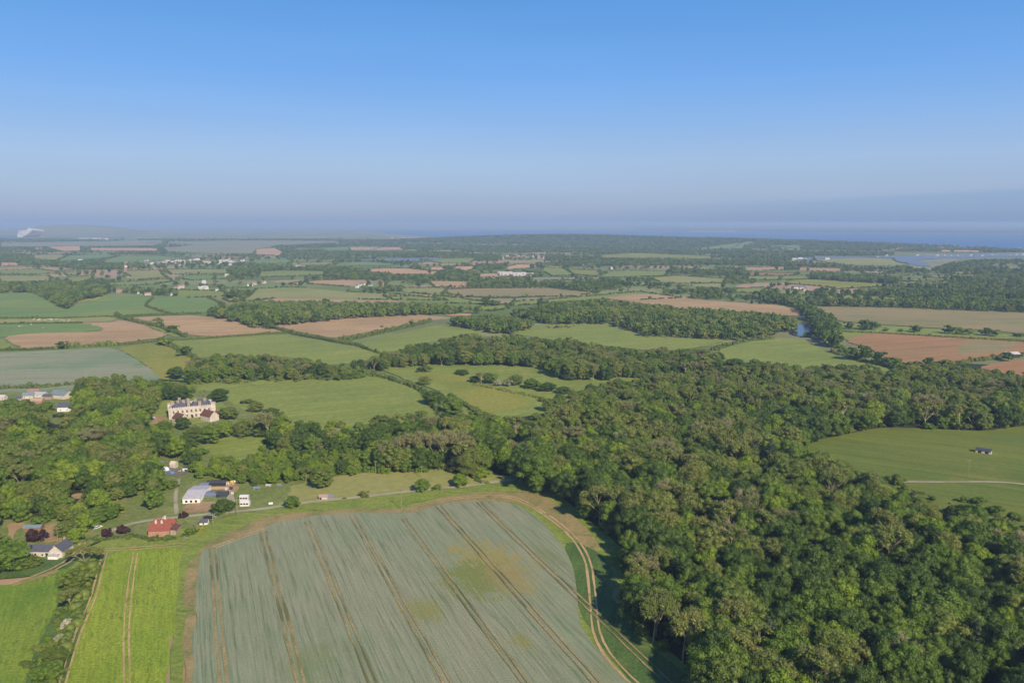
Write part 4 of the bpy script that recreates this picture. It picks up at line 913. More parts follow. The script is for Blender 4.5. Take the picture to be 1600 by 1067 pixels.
# every prototype must stand somewhere as a real tree
need = [k for k in PR if k not in FIRST]
rest = [i for i in range(len(T)) if i not in single]
extra_spots = [i for i in rest if T[i]['region'] in ('middle', 'north', 'belt')]
for j, k in enumerate(need):
    i = extra_spots[(j * 37 + 11) % len(extra_spots)]; t = T[i]
    place_tree(k, t['x'], t['y'], t['H'], t['R'], LOOK[PR[k]['kind']] + ' among the trees of the valley woods', 'valley wood trees')
# ---- everything else in the woods: one object per wood, points instanced with the same crowns
def gn_object(name, label, idx, extra=None):
    pts = []; sc = []; rot = []; kd = []; keys = []
    def add(x, y, z, H, Rd, key):
        p = PR[key]; 
        if key not in keys: keys.append(key)
        pts.append((x, y, z)); sc.append((Rd/p['R'], Rd/p['R']*rng.uniform(.85, 1.15), H/p['H'])); rot.append((0, 0, rng.uniform(0, 6.28))); kd.append(keys.index(key))
    for i in idx:
        t = T[i]; far = t['y'] > 760; add(t['x'], t['y'], t['z'], t['H'], t['R'], pick(t['kind'], far))
    for e in (extra or []): add(*e)
    me = bpy.data.meshes.new(name); me.from_pydata(pts, [], [])
    a = me.attributes.new('sc', 'FLOAT_VECTOR', 'POINT'); a.data.foreach_set('vector', np.array(sc, np.float32).ravel())
    a = me.attributes.new('ro', 'FLOAT_VECTOR', 'POINT'); a.data.foreach_set('vector', np.array(rot, np.float32).ravel())
    a = me.attributes.new('kd', 'INT', 'POINT'); a.data.foreach_set('value', np.array(kd, np.int32))
    o = link(name, me); tag(o, label, None, None, 'stuff')
    ng = bpy.data.node_groups.new(name, 'GeometryNodeTree'); ng.interface.new_socket('Geometry', in_out='INPUT', socket_type='NodeSocketGeometry'); ng.interface.new_socket('Geometry', in_out='OUTPUT', socket_type='NodeSocketGeometry')
    gi = ng.nodes.new('NodeGroupInput'); go = ng.nodes.new('NodeGroupOutput'); jn = ng.nodes.new('GeometryNodeJoinGeometry')
    def attr(nm, ty): n = ng.nodes.new('GeometryNodeInputNamedAttribute'); n.data_type = ty; n.inputs[0].default_value = nm; return n.outputs[0]
    ak = attr('kd', 'INT'); asc = attr('sc', 'FLOAT_VECTOR'); er = ng.nodes.new('FunctionNodeEulerToRotation'); ng.links.new(attr('ro', 'FLOAT_VECTOR'), er.inputs[0])
    for k, key in enumerate(keys):
        c = ng.nodes.new('FunctionNodeCompare'); c.data_type = 'INT'; c.operation = 'EQUAL'
        ins = [s for s in c.inputs if s.type == 'INT']; ng.links.new(ak, ins[0]); ins[1].default_value = k
        ip = ng.nodes.new('GeometryNodeInstanceOnPoints'); jj = ng.nodes.new('GeometryNodeJoinGeometry')
        for ob in FIRST[key]:
            oi = ng.nodes.new('GeometryNodeObjectInfo'); oi.transform_space = 'ORIGINAL'; oi.inputs[0].default_value = ob; oi.inputs['As Instance'].default_value = False
            ng.links.new(oi.outputs['Geometry'], jj.inputs[0])
        ng.links.new(gi.outputs[0], ip.inputs['Points']); ng.links.new(c.outputs[0], ip.inputs['Selection']); ng.links.new(jj.outputs[0], ip.inputs['Instance'])
        ng.links.new(er.outputs[0], ip.inputs['Rotation']); ng.links.new(asc, ip.inputs['Scale']); ng.links.new(ip.outputs[0], jn.inputs[0])
    ng.links.new(jn.outputs[0], go.inputs[0]); md = o.modifiers.new('scatter', 'NODES'); md.node_group = ng; return o
REG = {}
for i in rest: REG.setdefault(T[i]['region'], []).append(i)
WLAB = dict(main='rest of the great mixed wood right of the wheat', mainfar='upper part of the great wood with grey twiggy crowns', estate='rest of the estate wood round the manor', park='trees between the manor pasture and the valley fields',
            middle='long valley wood in the middle distance', north='woods north of the cow pasture', belt='curving dark tree belt by the pond', beyond='far woods and tree belts', open='copses and hedgerow trees of the far country')
SK = dict(main='woodland', mainfar='woodland', estate='woodland', park='copse', middle='woodland', north='woodland', belt='tree_belt', beyond='woodland', open='far_woodland')
hed = []
for n_, p_, m_ in FAR:                                          # hedge bushes round the far fields
    for k in range(len(p_)):
        a = np.array(G(*p_[k])); b = np.array(G(*p_[(k+1) % len(p_)])); L = np.linalg.norm(b - a); s = max(3.6, a[1]/560)
        if k % 5 == 4: continue
        for q in np.arange(0, L, s):
            if rng.random() < .9:
                c = a + (b-a)*q/L + rng.normal(0, 1.2, 2); r_ = max(2.2, c[1]/1100)*rng.uniform(.8, 1.4)
                if c[1] < 5200: hed.append((c[0], c[1], float(hz(c[0], c[1])), rng.uniform(1.6, 3.2)*(2.0 if rng.random() < .09 else 1), r_, ['fhedge','fdark0','fmid0'][rng.integers(3)]))
for rg, ids in REG.items(): gn_object(SK[rg], WLAB[rg], ids)
gn_object('far_hedgerow', 'hedges round the far fields', [], hed)
# undergrowth filling the edge and floor of the near woods
ug = []
def undergrowth(poly, sp, hmin, hmax, keys, prob=.6):
    xs, ys = zip(*[G(min(max(a, -250), 1850), min(max(b, 352), 1250)) for a, b in poly])
    Xg, Yg = np.meshgrid(np.arange(min(xs), max(xs), sp), np.arange(max(min(ys), 130), min(max(ys), 720), sp)); Xg = (Xg + rng.uniform(-.5, .5, Xg.shape)*sp).ravel(); Yg = (Yg + rng.uniform(-.5, .5, Yg.shape)*sp).ravel()
    gx, gy = P(Xg, Yg, 0*Xg); ok = inside(gx, gy, poly) & (rng.random(len(Xg)) < prob)
    for h in EST_H: ok &= ~inside(gx, gy, h) & ~inside(*P(Xg, Yg, 0*Xg + 2.5), h)
    for i in np.nonzero(ok)[0]: h = rng.uniform(hmin, hmax); ug.append((Xg[i], Yg[i], 0.0, h, h*rng.uniform(.6, .9), keys[rng.integers(len(keys))]))
undergrowth(W_MAIN, 6, 2.5, 5.5, ['bush1', 'bush0', 'bush3'], .6)
undergrowth(W_EST, 6, 2.2, 4.5, ['bush0', 'bush1', 'bush2'], .55)
undergrowth([(360,798),(300,826),(215,845),(150,842),(140,815),(225,806),(280,800),(330,812)], 4.5, .8, 2.2, ['bush0','bush1','bush3','bush2'], .35)
undergrowth([(295,600),(300,575),(560,572),(590,585),(560,594),(300,602)], 6, 2.5, 5.5, ['bush0','bush1','bush3'], .6)
undergrowth([(535,584),(640,568),(860,570),(880,598),(1130,592),(1130,560),(600,560),(540,575)], 8, 2.5, 5.5, ['bush0','bush1','bush3'], .6)
undergrowth([(165,878),(140,905),(122,960),(104,1010),(84,1067),(20,1100),(45,1040),(85,960),(110,890)], 2.6, 1.0, 2.6, ['bush0','bush1','bush3','bush2'], .5)
undergrowth([(400,752),(525,744),(600,742),(700,738),(740,748),(740,740),(600,735),(400,742)], 4, 2, 4, ['bush0','bush2'], .7)
gn_object('undergrowth', 'bushes and scrub under the trees and along wood edges', [], ug)

# ------------------------------------------------------------------ hedges, each one a thing
def hedge(label, pts, width, height, size, mat='leaf_hedge', seed=0, gap=0.0, group='hedges between the fields'):
    p = np.array([G(*q) for q in pts]); r = np.random.default_rng(seed + 500); C = []; Rr = []
    for i in range(len(p)-1):
        L = np.linalg.norm(p[i+1]-p[i]); n = max(1, int(L / (width*.42)))
        for k in range(n):
            if r.random() < gap: continue
            c = p[i] + (p[i+1]-p[i])*(k + r.uniform(0, 1))/n; rad = width*r.uniform(.36, .60)
            hh = height*r.uniform(.6, 1.2)*(1.6 if r.random() < .06 else 1)
            C.append((c[0] + r.normal(0, width*.12), c[1] + r.normal(0, width*.12), max(hh - rad*.8, rad*.3))); Rr.append(rad)
    C = np.array(C); Rr = np.array(Rr); o = p[0]; C[:, 0] -= o[0]; C[:, 1] -= o[1]
    lo = C.copy(); lo[:, 2] = lo[:, 2]*.35; C2 = np.concatenate([C, lo]); R2 = np.concatenate([Rr, Rr*.95])
    me = clump_mesh('hedge', C2, R2, int(len(C2)*26), size, mat, r, zmin=-.3)
    tag(link('hedge', me, loc=(o[0], o[1], 0)), label, 'hedge', group)
HL = [
 ('long low hedge under the far left green fields', [(-60,499),(100,498),(175,495),(200,494),(315,490)], 2.6, 2.2, 1.1),
 ('low hedge above the sheep strip and left ploughed field', [(-60,508),(0,507),(130,505)], 2.4, 2.0, 1.1),
 ('hedge zigzagging down between two far green fields', [(240,466),(230,474),(228,479),(250,487),(272,492)], 3, 2.6, 1.3),
 ('short hedge slanting beside the far copse', [(325,466),(338,471),(350,477)], 4, 3, 1.3),
 ('thick hedge with trees between the two left ploughed fields', [(180,492),(192,498),(205,502),(250,512),(290,527)], 5.5, 4.5, 1.1),
 ('hedge on the left edge under the ploughed field', [(-60,549),(0,548),(45,547),(90,545)], 3, 2.4, .9),
 ('thick bushy hedge above the blue green wheat', [(86,546),(110,543),(150,541),(183,540)], 6, 5, 1.0),
 ('thin hedge from the wheat corner past the middle pastures', [(183,540),(245,534),(310,531),(420,523),(450,521)], 3.2, 2.6, .9),
 ('hedge between yellow green pasture and middle pasture', [(252,536),(275,546),(290,553),(306,562)], 5.5, 4.5, .9),
 ('hedge along the lower left side of the central ploughed field', [(425,512),(445,518),(460,523),(520,534),(560,541)], 4.2, 3.4, .9),
 ('broad hedge right of the central ploughed field', [(530,535),(565,528),(600,520),(640,511),(672,503)], 6.5, 5, 1.0),
 ('short hedge joining the middle wood and the pasture gap', [(560,541),(575,547),(592,553)], 3, 2.4, .8),
 ('curving hedge round the manor pasture', [(550,582),(575,587),(600,591),(640,603),(662,614),(672,628),(688,648),(700,668)], 5.0, 3.6, .7),
 ('hedge running from the pond belt down to the great wood', [(1298,551),(1345,565),(1400,577),(1450,577)], 5, 3.6, .9),
 ('hedge under the orange ploughed field', [(1440,577),(1500,568),(1560,560),(1640,551)], 5, 3.2, .9),
 ('thin hedge between upper and lower ploughed fields', [(1305,519),(1370,521),(1470,527),(1640,537)], 3.6, 2.0, .9),
 ('hedge at the far end of the right pasture', [(1112,548),(1135,541),(1170,534),(1205,530)], 6, 4, .9),
 ('ragged hedge along the near edge of the blue green wheat', [(-60,609),(0,608),(60,607),(112,602)], 5, 3.5, .8),
 ('near hedge with hawthorns between the two green crops', [(146,874),(141,900),(128,935),(118,965),(105,1000),(90,1035),(75,1075),(58,1125)], 5.2, 3.6, .45),
 ('brambly hedge on the bank under the red cottage', [(205,838),(232,845),(262,845),(292,840),(318,828)], 2.4, 1.6, .45),
 ('hedge along the bank left of the red cottage', [(135,845),(160,846),(190,842),(212,838)], 2.4, 1.6, .45),
 ('scrubby hedge beside the wheat track near the wood corner', [(742,752),(755,756),(765,758)], 2.6, 1.8, .45),
 ('hedge behind the long paddock', [(470,752),(525,742),(600,737),(700,731)], 4.5, 3.0, .6),
 ('low hedge at the foot of the yellow green meadow', [(700,618),(722,632),(745,646),(765,652)], 5, 3, .7),
 ('scrub line across the rough valley meadow', [(740,602),(790,612),(830,620),(860,628)], 4, 1.8, .7),
 ('yellow green hedge before the sheds in the yard', [(292,787),(312,782),(334,780),(352,776)], 2.2, 1.3, .45),
]
for i, (lab, pts, wd, ht, sz) in enumerate(HL): hedge(lab, pts, wd, ht, sz, seed=i, gap=.05, mat='leaf_bright' if 'yard' in lab else ('leaf_olive' if i in (18, 6, 24) else 'leaf_hedge'))

# ------------------------------------------------------------------ buildings
def gable(name, label, cat, px, py, w_, d, h, rise, rot, wall, roof, group=None, axis='x', chim=(), wins=(), doors=(), hip=0.0, over=.3, loc=None, detail=True, back=()):
    x, y = G(px, py) if loc is None else loc
    root = empty(name, (x, y, 0.02), R(rot)); tag(root, label, cat, group)
    build_gable(root, w_, d, h, rise, wall, roof, axis, chim, wins, doors, hip, over, (0, 0, 0)); return root
def build_gable(root, w_, d, h, rise, wall, roof, axis='x', chim=(), wins=(), doors=(), hip=0.0, over=.3, off=(0,0,0), wall_name='wall', roof_name='roof'):
    ox, oy, oz = off; x0, x1, y0, y1 = ox - w_/2, ox + w_/2, oy, oy + d; z = oz + h; t = .14
    m = MB()
    if axis == 'x':
        yc = (y0+y1)/2
        m.poly([(x0,y0,oz-.3),(x1,y0,oz-.3),(x1,y1,oz-.3),(x0,y1,oz-.3),(x0,y0,z),(x1,y0,z),(x1,y1,z),(x0,y1,z),(x0,yc,z+rise),(x1,yc,z+rise)],
               [(0,1,5,4),(1,2,6,9,5),(2,3,7,6),(3,0,4,8,7)])
        sl = rise/(d/2); a = over
        prof = [(y0-a, z-a*sl), (yc, z+rise), (y1+a, z-a*sl)]; u = x0-over*.6; v = x1+over*.6; hp = hip
        top = [(u,prof[0][0],prof[0][1]),(v,prof[0][0],prof[0][1]),(v-hp,prof[1][0],prof[1][1]),(u+hp,prof[1][0],prof[1][1]),(v,prof[2][0],prof[2][1]),(u,prof[2][0],prof[2][1])]
    else:
        xc = (x0+x1)/2
        m.poly([(x0,y0,oz-.3),(x1,y0,oz-.3),(x1,y1,oz-.3),(x0,y1,oz-.3),(x0,y0,z),(x1,y0,z),(x1,y1,z),(x0,y1,z),(xc,y0,z+rise),(xc,y1,z+rise)],
               [(0,1,5,8,4),(1,2,6,5),(2,3,7,9,6),(3,0,4,7)])
        sl = rise/(w_/2); a = over; u = y0-over*.6; v = y1+over*.6; hp = hip
        top = [(x0-a,v,z-a*sl),(x0-a,u,z-a*sl),(xc,u+hp,z+rise),(xc,v-hp,z+rise),(x1+a,u,z-a*sl),(x1+a,v,z-a*sl)]
    m.build(wall_name, MATS[wall], root)
    b = [(p[0],p[1],p[2]+t) for p in top]; n = len(top)
    F = [(6+0,6+1,6+2,6+3),(6+3,6+2,6+4,6+5),(3,2,1,0),(5,4,2,3),(0,1,7,6),(1,2,8,7),(2,4,10,8),(4,5,11,10),(5,3,9,11),(3,0,6,9)]
    if hip: F += [(6,9,11),(7,10,8)]
    rf = link(roof_name, mesh(roof_name, top + b, F, MATS[roof]), root)
    for cx, cy, cz, cw, ch_ in chim:
        c = MB().box(ox+cx-cw/2, ox+cx+cw/2, oy+cy-cw*.35, oy+cy+cw*.35, oz+cz, oz+cz+ch_).box(ox+cx-cw*.28, ox+cx-cw*.08, oy+cy-.12, oy+cy+.12, oz+cz+ch_, oz+cz+ch_+.35).box(ox+cx+cw*.08, ox+cx+cw*.28, oy+cy-.12, oy+cy+.12, oz+cz+ch_, oz+cz+ch_+.35)
        c.build('chimney', MATS['stone_dark' if wall != 'pink_brick' else 'cream'], rf)
    for wx, wz, ww, wh in wins:
        f = MB(); X0, X1, Z0, Z1 = ox+wx-ww/2, ox+wx+ww/2, oz+wz, oz+wz+wh; fy = oy-.06
        for q in ((X0,X0+.08,Z0,Z1),(X1-.08,X1,Z0,Z1),(X0+.08,X1-.08,Z0,Z0+.08),(X0+.08,X1-.08,Z1-.08,Z1)): f.box(q[0],q[1],fy,oy+.05,q[2],q[3])
        fo = f.build('window', MATS['white'], root); MB().box(X0+.08,X1-.08,oy-.025,oy+.02,Z0+.08,Z1-.08).build('pane', MATS['pane'], fo)
    for dx, dw, dh in doors: MB().box(ox+dx-dw/2, ox+dx+dw/2, oy-.05, oy+.04, oz, oz+dh).build('door', MATS['dark_timber'], root)

# the manor
mx, my = G(267, 657)
man = empty('manor_house', (mx, my, 0.02), R(25)); tag(man, 'large pale stone manor with slate roofs, many chimneys and two brown roofed wings', 'manor house')
Wm, Dm, Hm_ = 25.0, 17.0, 6.6
m = MB(); m.box(0, Wm, 0, Dm, -.4, Hm_).box(-.18, Wm+.18, -.18, .12, Hm_, Hm_+.9).box(-.18, Wm+.18, Dm-.12, Dm+.18, Hm_, Hm_+.9).box(-.18, .12, .12, Dm-.12, Hm_, Hm_+.9).box(Wm-.12, Wm+.18, .12, Dm-.12, Hm_, Hm_+.9)
m.box(-1.2, 3.2, 9.5, 13.5, -.4, Hm_+1.6).box(-1.0, 2.6, 1.0, 5.0, -.4, Hm_+.6).build('wall', MATS['stone'], man)
MB().box(Wm-1.6, Wm+1.0, -1.0, 2.0, -.4, Hm_+2.0).box(Wm-1.8, Wm+1.2, -1.2, 2.2, Hm_+2.0, Hm_+2.4).build('corner_turret', MATS['stone'], man)
m = MB()
for gx in np.arange(.4, Wm-.4, 1.3): m.box(gx, gx+.6, -.2, .1, Hm_+.93, Hm_+1.35)
m.build('parapet', MATS['stone'], man)
for (a0, a1, b0, b1, hh) in ((.8, 10.5, 1.0, 7.6, 2.8), (11.2, Wm-1.0, 1.0, 7.6, 2.6), (1.5, 12.5, 8.6, 16.0, 3.0), (13.2, Wm-1.0, 8.6, 16.0, 2.6)):
    yc = (b0+b1)/2; hp = (b1-b0)/2*.9; z0 = Hm_+.35
    MB().poly([(a0,b0,z0),(a1,b0,z0),(a1,b1,z0),(a0,b1,z0),(a0+hp,yc,z0+hh),(a1-hp,yc,z0+hh)], [(0,1,5,4),(1,2,5),(2,3,4,5),(3,0,4)]).build('roof', MATS['slate'], man)
for cx, cy in ((1.5,8.0),(4.8,8.1),(8.0,8.1),(10.8,4.5),(11.0,12.5),(15.0,8.1),(20.5,8.1),(6.0,16.4),(17.0,1.2)):
    MB().box(cx-.8, cx+.8, cy-.5, cy+.5, Hm_, Hm_+3.6).box(cx-.95, cx+.95, cy-.62, cy+.62, Hm_+3.2, Hm_+3.45).box(cx-.6, cx-.25, cy-.2, cy+.2, Hm_+3.6, Hm_+4.1).box(cx+.25, cx+.6, cy-.2, cy+.2, Hm_+3.6, Hm_+4.1).build('chimney', MATS['stone_dark'], man)
def mwin(x0, z0, w_, h_, side='f'):
    if side == 'f': f = MB().box(x0, x0+w_, -.10, .05, z0, z0+.15).box(x0, x0+w_, -.10, .05, z0+h_-.15, z0+h_).box(x0, x0+.15, -.10, .05, z0+.15, z0+h_-.15).box(x0+w_-.15, x0+w_, -.10, .05, z0+.15, z0+h_-.15).box(x0+w_/2-.05, x0+w_/2+.05, -.08, .05, z0+.15, z0+h_-.15); pn = MB().box(x0+.15, x0+w_-.15, -.05, .03, z0+.15, z0+h_-.15)
    else: f = MB().box(-.10, .05, x0, x0+w_, z0, z0+.15).box(-.10, .05, x0, x0+w_, z0+h_-.15, z0+h_).box(-.10, .05, x0, x0+.15, z0+.15, z0+h_-.15).box(-.10, .05, x0+w_-.15, x0+w_, z0+.15, z0+h_-.15); pn = MB().box(-.05, .03, x0+.15, x0+w_-.15, z0+.15, z0+h_-.15)
    fo = f.build('window', MATS['stone'], man); pn.build('pane', MATS['pane'], fo)
for k in range(9):
    for z_ in (1.0, 4.0): mwin(1.2 + k*2.55, z_, 1.25, 1.9)
for k in (6.0, 7.6, 14.4): 
    for z_ in (1.0, 4.0): mwin(k, z_, 1.1, 1.9, 's')
def wing(xc, w_, L, h, rise):
    x0, x1 = xc-w_/2, xc+w_/2
    MB().poly([(x0,-L,-.4),(x1,-L,-.4),(x1,-.2,-.4),(x0,-.2,-.4),(x0,-L,h),(x1,-L,h),(x1,-.2,h),(x0,-.2,h),(xc,-L,h+rise),(xc,-.2,h+rise)], [(0,1,5,8,4),(1,2,6,5),(2,3,7,9,6),(3,0,4,7)]).build('wing_wall', MATS['stone'], man)
    o = .3; s = rise/(w_/2)*o
    MB().poly([(x0-o,-L-o,h-s),(x0-o,-.22,h-s),(xc,-.22,h+rise),(xc,-L-o,h+rise),(x1+o,-L-o,h-s),(x1+o,-.22,h-s)]+[(x0-o,-L-o,h-s+.15),(x0-o,-.22,h-s+.15),(xc,-.22,h+rise+.15),(xc,-L-o,h+rise+.15),(x1+o,-L-o,h-s+.15),(x1+o,-.22,h-s+.15)],
              [(6,9,8,7),(9,10,11,8),(0,1,2,3),(3,2,5,4),(0,3,9,6),(3,4,10,9),(0,6,7,1),(4,5,11,10)]).build('wing_roof', MATS['brown_tile'], man)
def turned_wing(px, py, L, Wd, h, rise, ang):
    wx, wy = G(px, py); dx, dy = wx - mx, wy - my; c, s_ = math.cos(R(-25)), math.sin(R(-25)); old = set(man.children)
    build_gable(man, L, Wd, h, rise, 'stone', 'brown_tile', wins=((-L*.25, 1.0, .8, 1.1), (L*.2, 1.0, .8, 1.1)), wall_name='wing_wall', roof_name='wing_roof')
    for o in set(man.children) - old: o.location = (dx*c - dy*s_, dx*s_ + dy*c, 0); o.rotation_euler = (0, 0, R(ang - 25))
turned_wing(275.5, 663, 8.0, 6.0, 3.6, 2.6, -34); turned_wing(321, 659, 9.5, 6.2, 3.9, 2.7, -34); turned_wing(337, 652, 6.5, 3.6, 2.4, 1.4, -20)
MB().box(11.8, 13.0, -.12, -.01, 0, 2.3).build('door', MATS['dark_timber'], man)
gx_, gy_ = G(338, 652)
gw = empty('garden_wall', (gx_, gy_, 0), R(20)); tag(gw, 'pale stone garden wall right of the manor wing', 'wall')
MB().box(-4, 6, -.2, .2, 0, 2.0).box(5.8, 6.2, -.2, 6, 0, 2.0).build('wall', MATS['stone'], gw); MB().box(-4.1, 6.3, -.28, .28, 2.0, 2.15).build('coping', MATS['stone_dark'], gw)

# red cottage with a double roof, and its lean-to
rc = gable('red_cottage', 'red brick cottage with twin red tiled roofs beside the lane', 'cottage', 248.5, 840, 7.9, 4.4, 3.1, 1.9, 4, 'pink_brick', 'red_tile', chim=((-1.6,2.2,4.6,.7,1.5),(.6,2.2,4.6,.7,1.4)), wins=((-2.2,1.3,.7,.8),(2.0,1.3,.7,.8)), doors=())
build_gable(rc, 7.9, 4.4, 3.1, 1.9, 'pink_brick', 'red_tile', off=(0, 4.42, 0), chim=((0.3,2.2,4.6,.7,1.6),(-.9,3.6,4.0,.6,1.2)))
MB().box(3.98, 6.0, 1.2, 6.6, -.2, 2.4).build('lean_to_wall', MATS['stone_dark'], rc); MB().poly([(3.96,1.0,3.3),(6.2,1.0,2.4),(6.2,6.8,2.4),(3.96,6.8,3.3),(3.96,1.0,3.18),(6.2,1.0,2.28),(6.2,6.8,2.28),(3.96,6.8,3.18)], [(0,1,2,3),(7,6,5,4),(0,4,5,1),(1,5,6,2),(2,6,7,3),(3,7,4,0)]).build('lean_to_roof', MATS['brown_tile'], rc)
# white cottage: long wing and a gabled cross wing
wc = gable('white_cottage', 'long cream cottage with slate roofs and a gabled cross wing', 'cottage', 60, 872, 8.8, 4.4, 2.8, 1.5, -2, 'cream', 'slate', wins=((1.6,.9,.9,.9),(-1.0,1.0,1.0,1.0),(-3.0,1.0,1.0,1.0)), doors=((3.2,.9,2.0),))
build_gable(wc, 4.8, 7.0, 3.0, 2.0, 'cream', 'slate', axis='y', off=(6.85, -.5, 0), chim=((-.2,6.2,4.6,.7,1.3),), wins=((-.9,1.2,.9,1.0),(1.0,1.2,.9,1.0)), wall_name='cross_wing_wall', roof_name='cross_wing_roof')
MB().box(4.9, 8.4, -2.2, -.65, -.2, 1.8).build('porch_wall', MATS['white'], wc); MB().box(4.75, 8.55, -2.4, -.65, 1.82, 1.95).build('porch_roof', MATS['glass_roof'], wc)
MB().box(-2.9,-2.5,.6,1.0,2.9,4.6).build('flue', MATS['dark'], wc)
gable('carport', 'pale grey carport roof beside the dark purple tree', 'carport', 50, 832, 6.5, 3.2, 2.0, .6, 6, 'timber', 'tin_teal')
# yard buildings
gable('greenhouse', 'wide white glasshouse shed with pinkish upper roof at the yard corner', 'shed', 299.0, 788, 7.2, 17, 2.6, 1.1, 5, 'white', 'tin_light', axis='x', wins=((-2,.8,1.2,1.2),(0,.8,1.2,1.2),(2,.8,1.2,1.2)))
gable('blue_shed', 'blue grey open shed right of the white glasshouse shed', 'shed', 317.5, 780, 3.8, 5.6, 1.8, .5, 4, 'tin_blue', 'tin_blue', doors=((0,1,1.7),))
gable('blue_shed', 'dark blue lean-to behind the timber pens', 'shed', 318, 766, 3.6, 5.0, 2.0, .6, 4, 'dark_timber', 'tin_blue')
gable('store_shed', 'dark grey roofed long shed right of the blue grey shed', 'shed', 345, 779, 5.2, 4.2, 1.9, .5, 4, 'tin_dark', 'tin_dark', doors=((-1,1.4,1.7),))
gable('store_shed', 'grey roofed shed part between blue and dark sheds', 'shed', 330.5, 780, 3.4, 4.6, 1.8, .5, 4, 'tin_blue', 'tin_blue')
gable('back_shed', 'black roofed low shed along the back of the yard', 'shed', 337, 761, 8.4, 4.0, 2.0, .4, 4, 'dark_timber', 'tin_dark')
pn = empty('timber_pen', (*G(338, 772), 0), R(4)); tag(pn, 'pinkish walled compound with timber stacks inside', 'enclosure')
MB().box(-4.6, 4.6, 5.0, 5.15, 0, 1.8).build('back_wall', MATS['tin_pink'], pn); MB().box(4.6, 4.75, .3, 5.0, 0, 1.7).build('side_wall', MATS['tin_pink'], pn); MB().box(-4.5, 4.5, .4, 4.9, 0, .12).build('yard_slab', MATS['tin_pink'], pn)
for k in range(4): MB().box(-3.6+k*1.9, -2.2+k*1.9, 2.2+.3*(k % 2), 3.0+.3*(k % 2), .12, .55+.1*k).build('timber_stack', MATS['timber'], pn)
def caravan(px, py, rot, label, L=6.0):
    c = empty('static_caravan', (*G(px, py), 0), R(rot)); tag(c, label, 'caravan')
    MB().box(-L/2, L/2, 0, 2.4, .45, 2.5).poly([(-L/2-.1,-.1,2.52),(L/2+.1,-.1,2.52),(L/2+.1,2.5,2.52),(-L/2-.1,2.5,2.52),(-L/2-.1,1.2,2.85),(L/2+.1,1.2,2.85)], [(0,1,5,4),(2,3,4,5),(1,2,5),(3,0,4),(3,2,1,0)]).build('body', MATS['far_white'], c)
    for k in (-.32, 0, .3): MB().box(L*k-.45, L*k+.45, -.03, .02, 1.3, 2.0).build('window', MATS['pane'], c)
    for s_ in (-1.2, 1.2): MB().box(s_-.3, s_+.3, .3, 2.1, .0, .45).build('wheel', MATS['dark'], c)
    return c
caravan(382, 793, 3, 'white static caravan with dark windows right of the lane, nearer one', 3.9)
caravan(381, 784, 3, 'white caravan roof behind the nearer white caravan', 3.6)
for px_, py_, w_, d_, h_, wl, rf_, lb in [(356,760,1.4,1.4,1.8,'cream','tin_pink','tan little hut beside the back shed'),(362.5,759,1.3,1.2,2.0,'yellow_paint','yellow_paint','yellow hut at the back of the yard'),
        (375,757,1.6,1.4,1.9,'white','tin_light','pale hut at the far end of the hut row'),(368,756,2.4,.8,1.2,'white','white','low white bench box between two huts'),(360,767,1.6,1.4,1.4,'dark_timber','tin_dark','small dark teal crate shed in the yard'),
        (354,768,1.5,1.3,1.2,'white','tin_light','white crate by the dark crate shed'),(363,774,1.0,1.0,1.1,'white','tin_light','small white drum shelter on the lane edge'),(401,766,3.2,1.4,1.2,'tin_teal','tin_blue','grey low sheeted heap shelter left of the paddock'),
        (419,762,2.4,1.4,1.1,'tin_pink','tin_light','long pinkish coop on the paddock edge'),(436,761,2.2,1.2,1.0,'tin_blue','tin_blue','grey coop at the paddock edge'),(423,790,1.6,1.0,.9,'white','white','small white trough box on the lane verge'),
        (252.5,727,2.2,1.8,1.6,'tin_blue','tin_blue','faded grey shed left of the pink shed'),(290,738,3.0,2.6,2.2,'far_white','tin_dark','white cabin with grey roof by the upper yard'),(280,738,1.2,1.0,1.1,'far_white','tin_dark','small white cube store on the upper yard'),
        (206,776,1.4,1.3,1.4,'cream','tin_light','pale hut in the bushes left of the grass clearing'),(246,786,1.4,1.0,1.0,'white','tin_light','white box by the grass clearing'),(154,813,2.2,1.8,1.6,'tin_blue','tin_blue','blue heap shelter under the trees beside the lane'),(173,808,2.0,1.4,1.2,'timber','timber','rusty timber store above the lane junction')]:
    gable('small_hut', lb, 'hut', px_, py_, w_, d_, h_, .3, random.uniform(-8, 10), wl, rf_, over=.1, doors=((0, w_*.3, h_*.7),))
gable('pink_shed', 'small pink and cream shed with a dark window in the upper yard', 'shed', 269.5, 732.5, 3.0, 2.6, 2.4, 1.1, -10, 'stone', 'cream', wins=((0,1.0,.7,.7),), over=.1)
gable('field_shed', 'pale pink horse shelter with grey roofed half by the long paddock', 'shed', 505, 782, 3.4, 2.6, 1.7, .6, 6, 'cream', 'tin_pink', doors=((-1.1,.9,1.4),))
gable('field_shed', 'grey roofed lower half of the shelter by the long paddock', 'shed', 514.5, 781, 3.2, 2.2, 1.3, .5, 6, 'stone_dark', 'tin_blue')
gable('garden_shed', 'small garden house with dark roof and pale front right of the red cottage', 'shed', 318, 822, 3.0, 2.6, 1.7, .9, 6, 'white', 'slate', wins=((0,.7,.8,.7),))
gable('field_shelter', 'lone dark roofed field shelter with white end in the right meadow', 'shed', 1536, 710, 7.0, 3.4, 2.2, .8, -38, 'cream', 'tin_dark', doors=((-1.6,1.6,1.8),(1.6,1.6,1.8)))
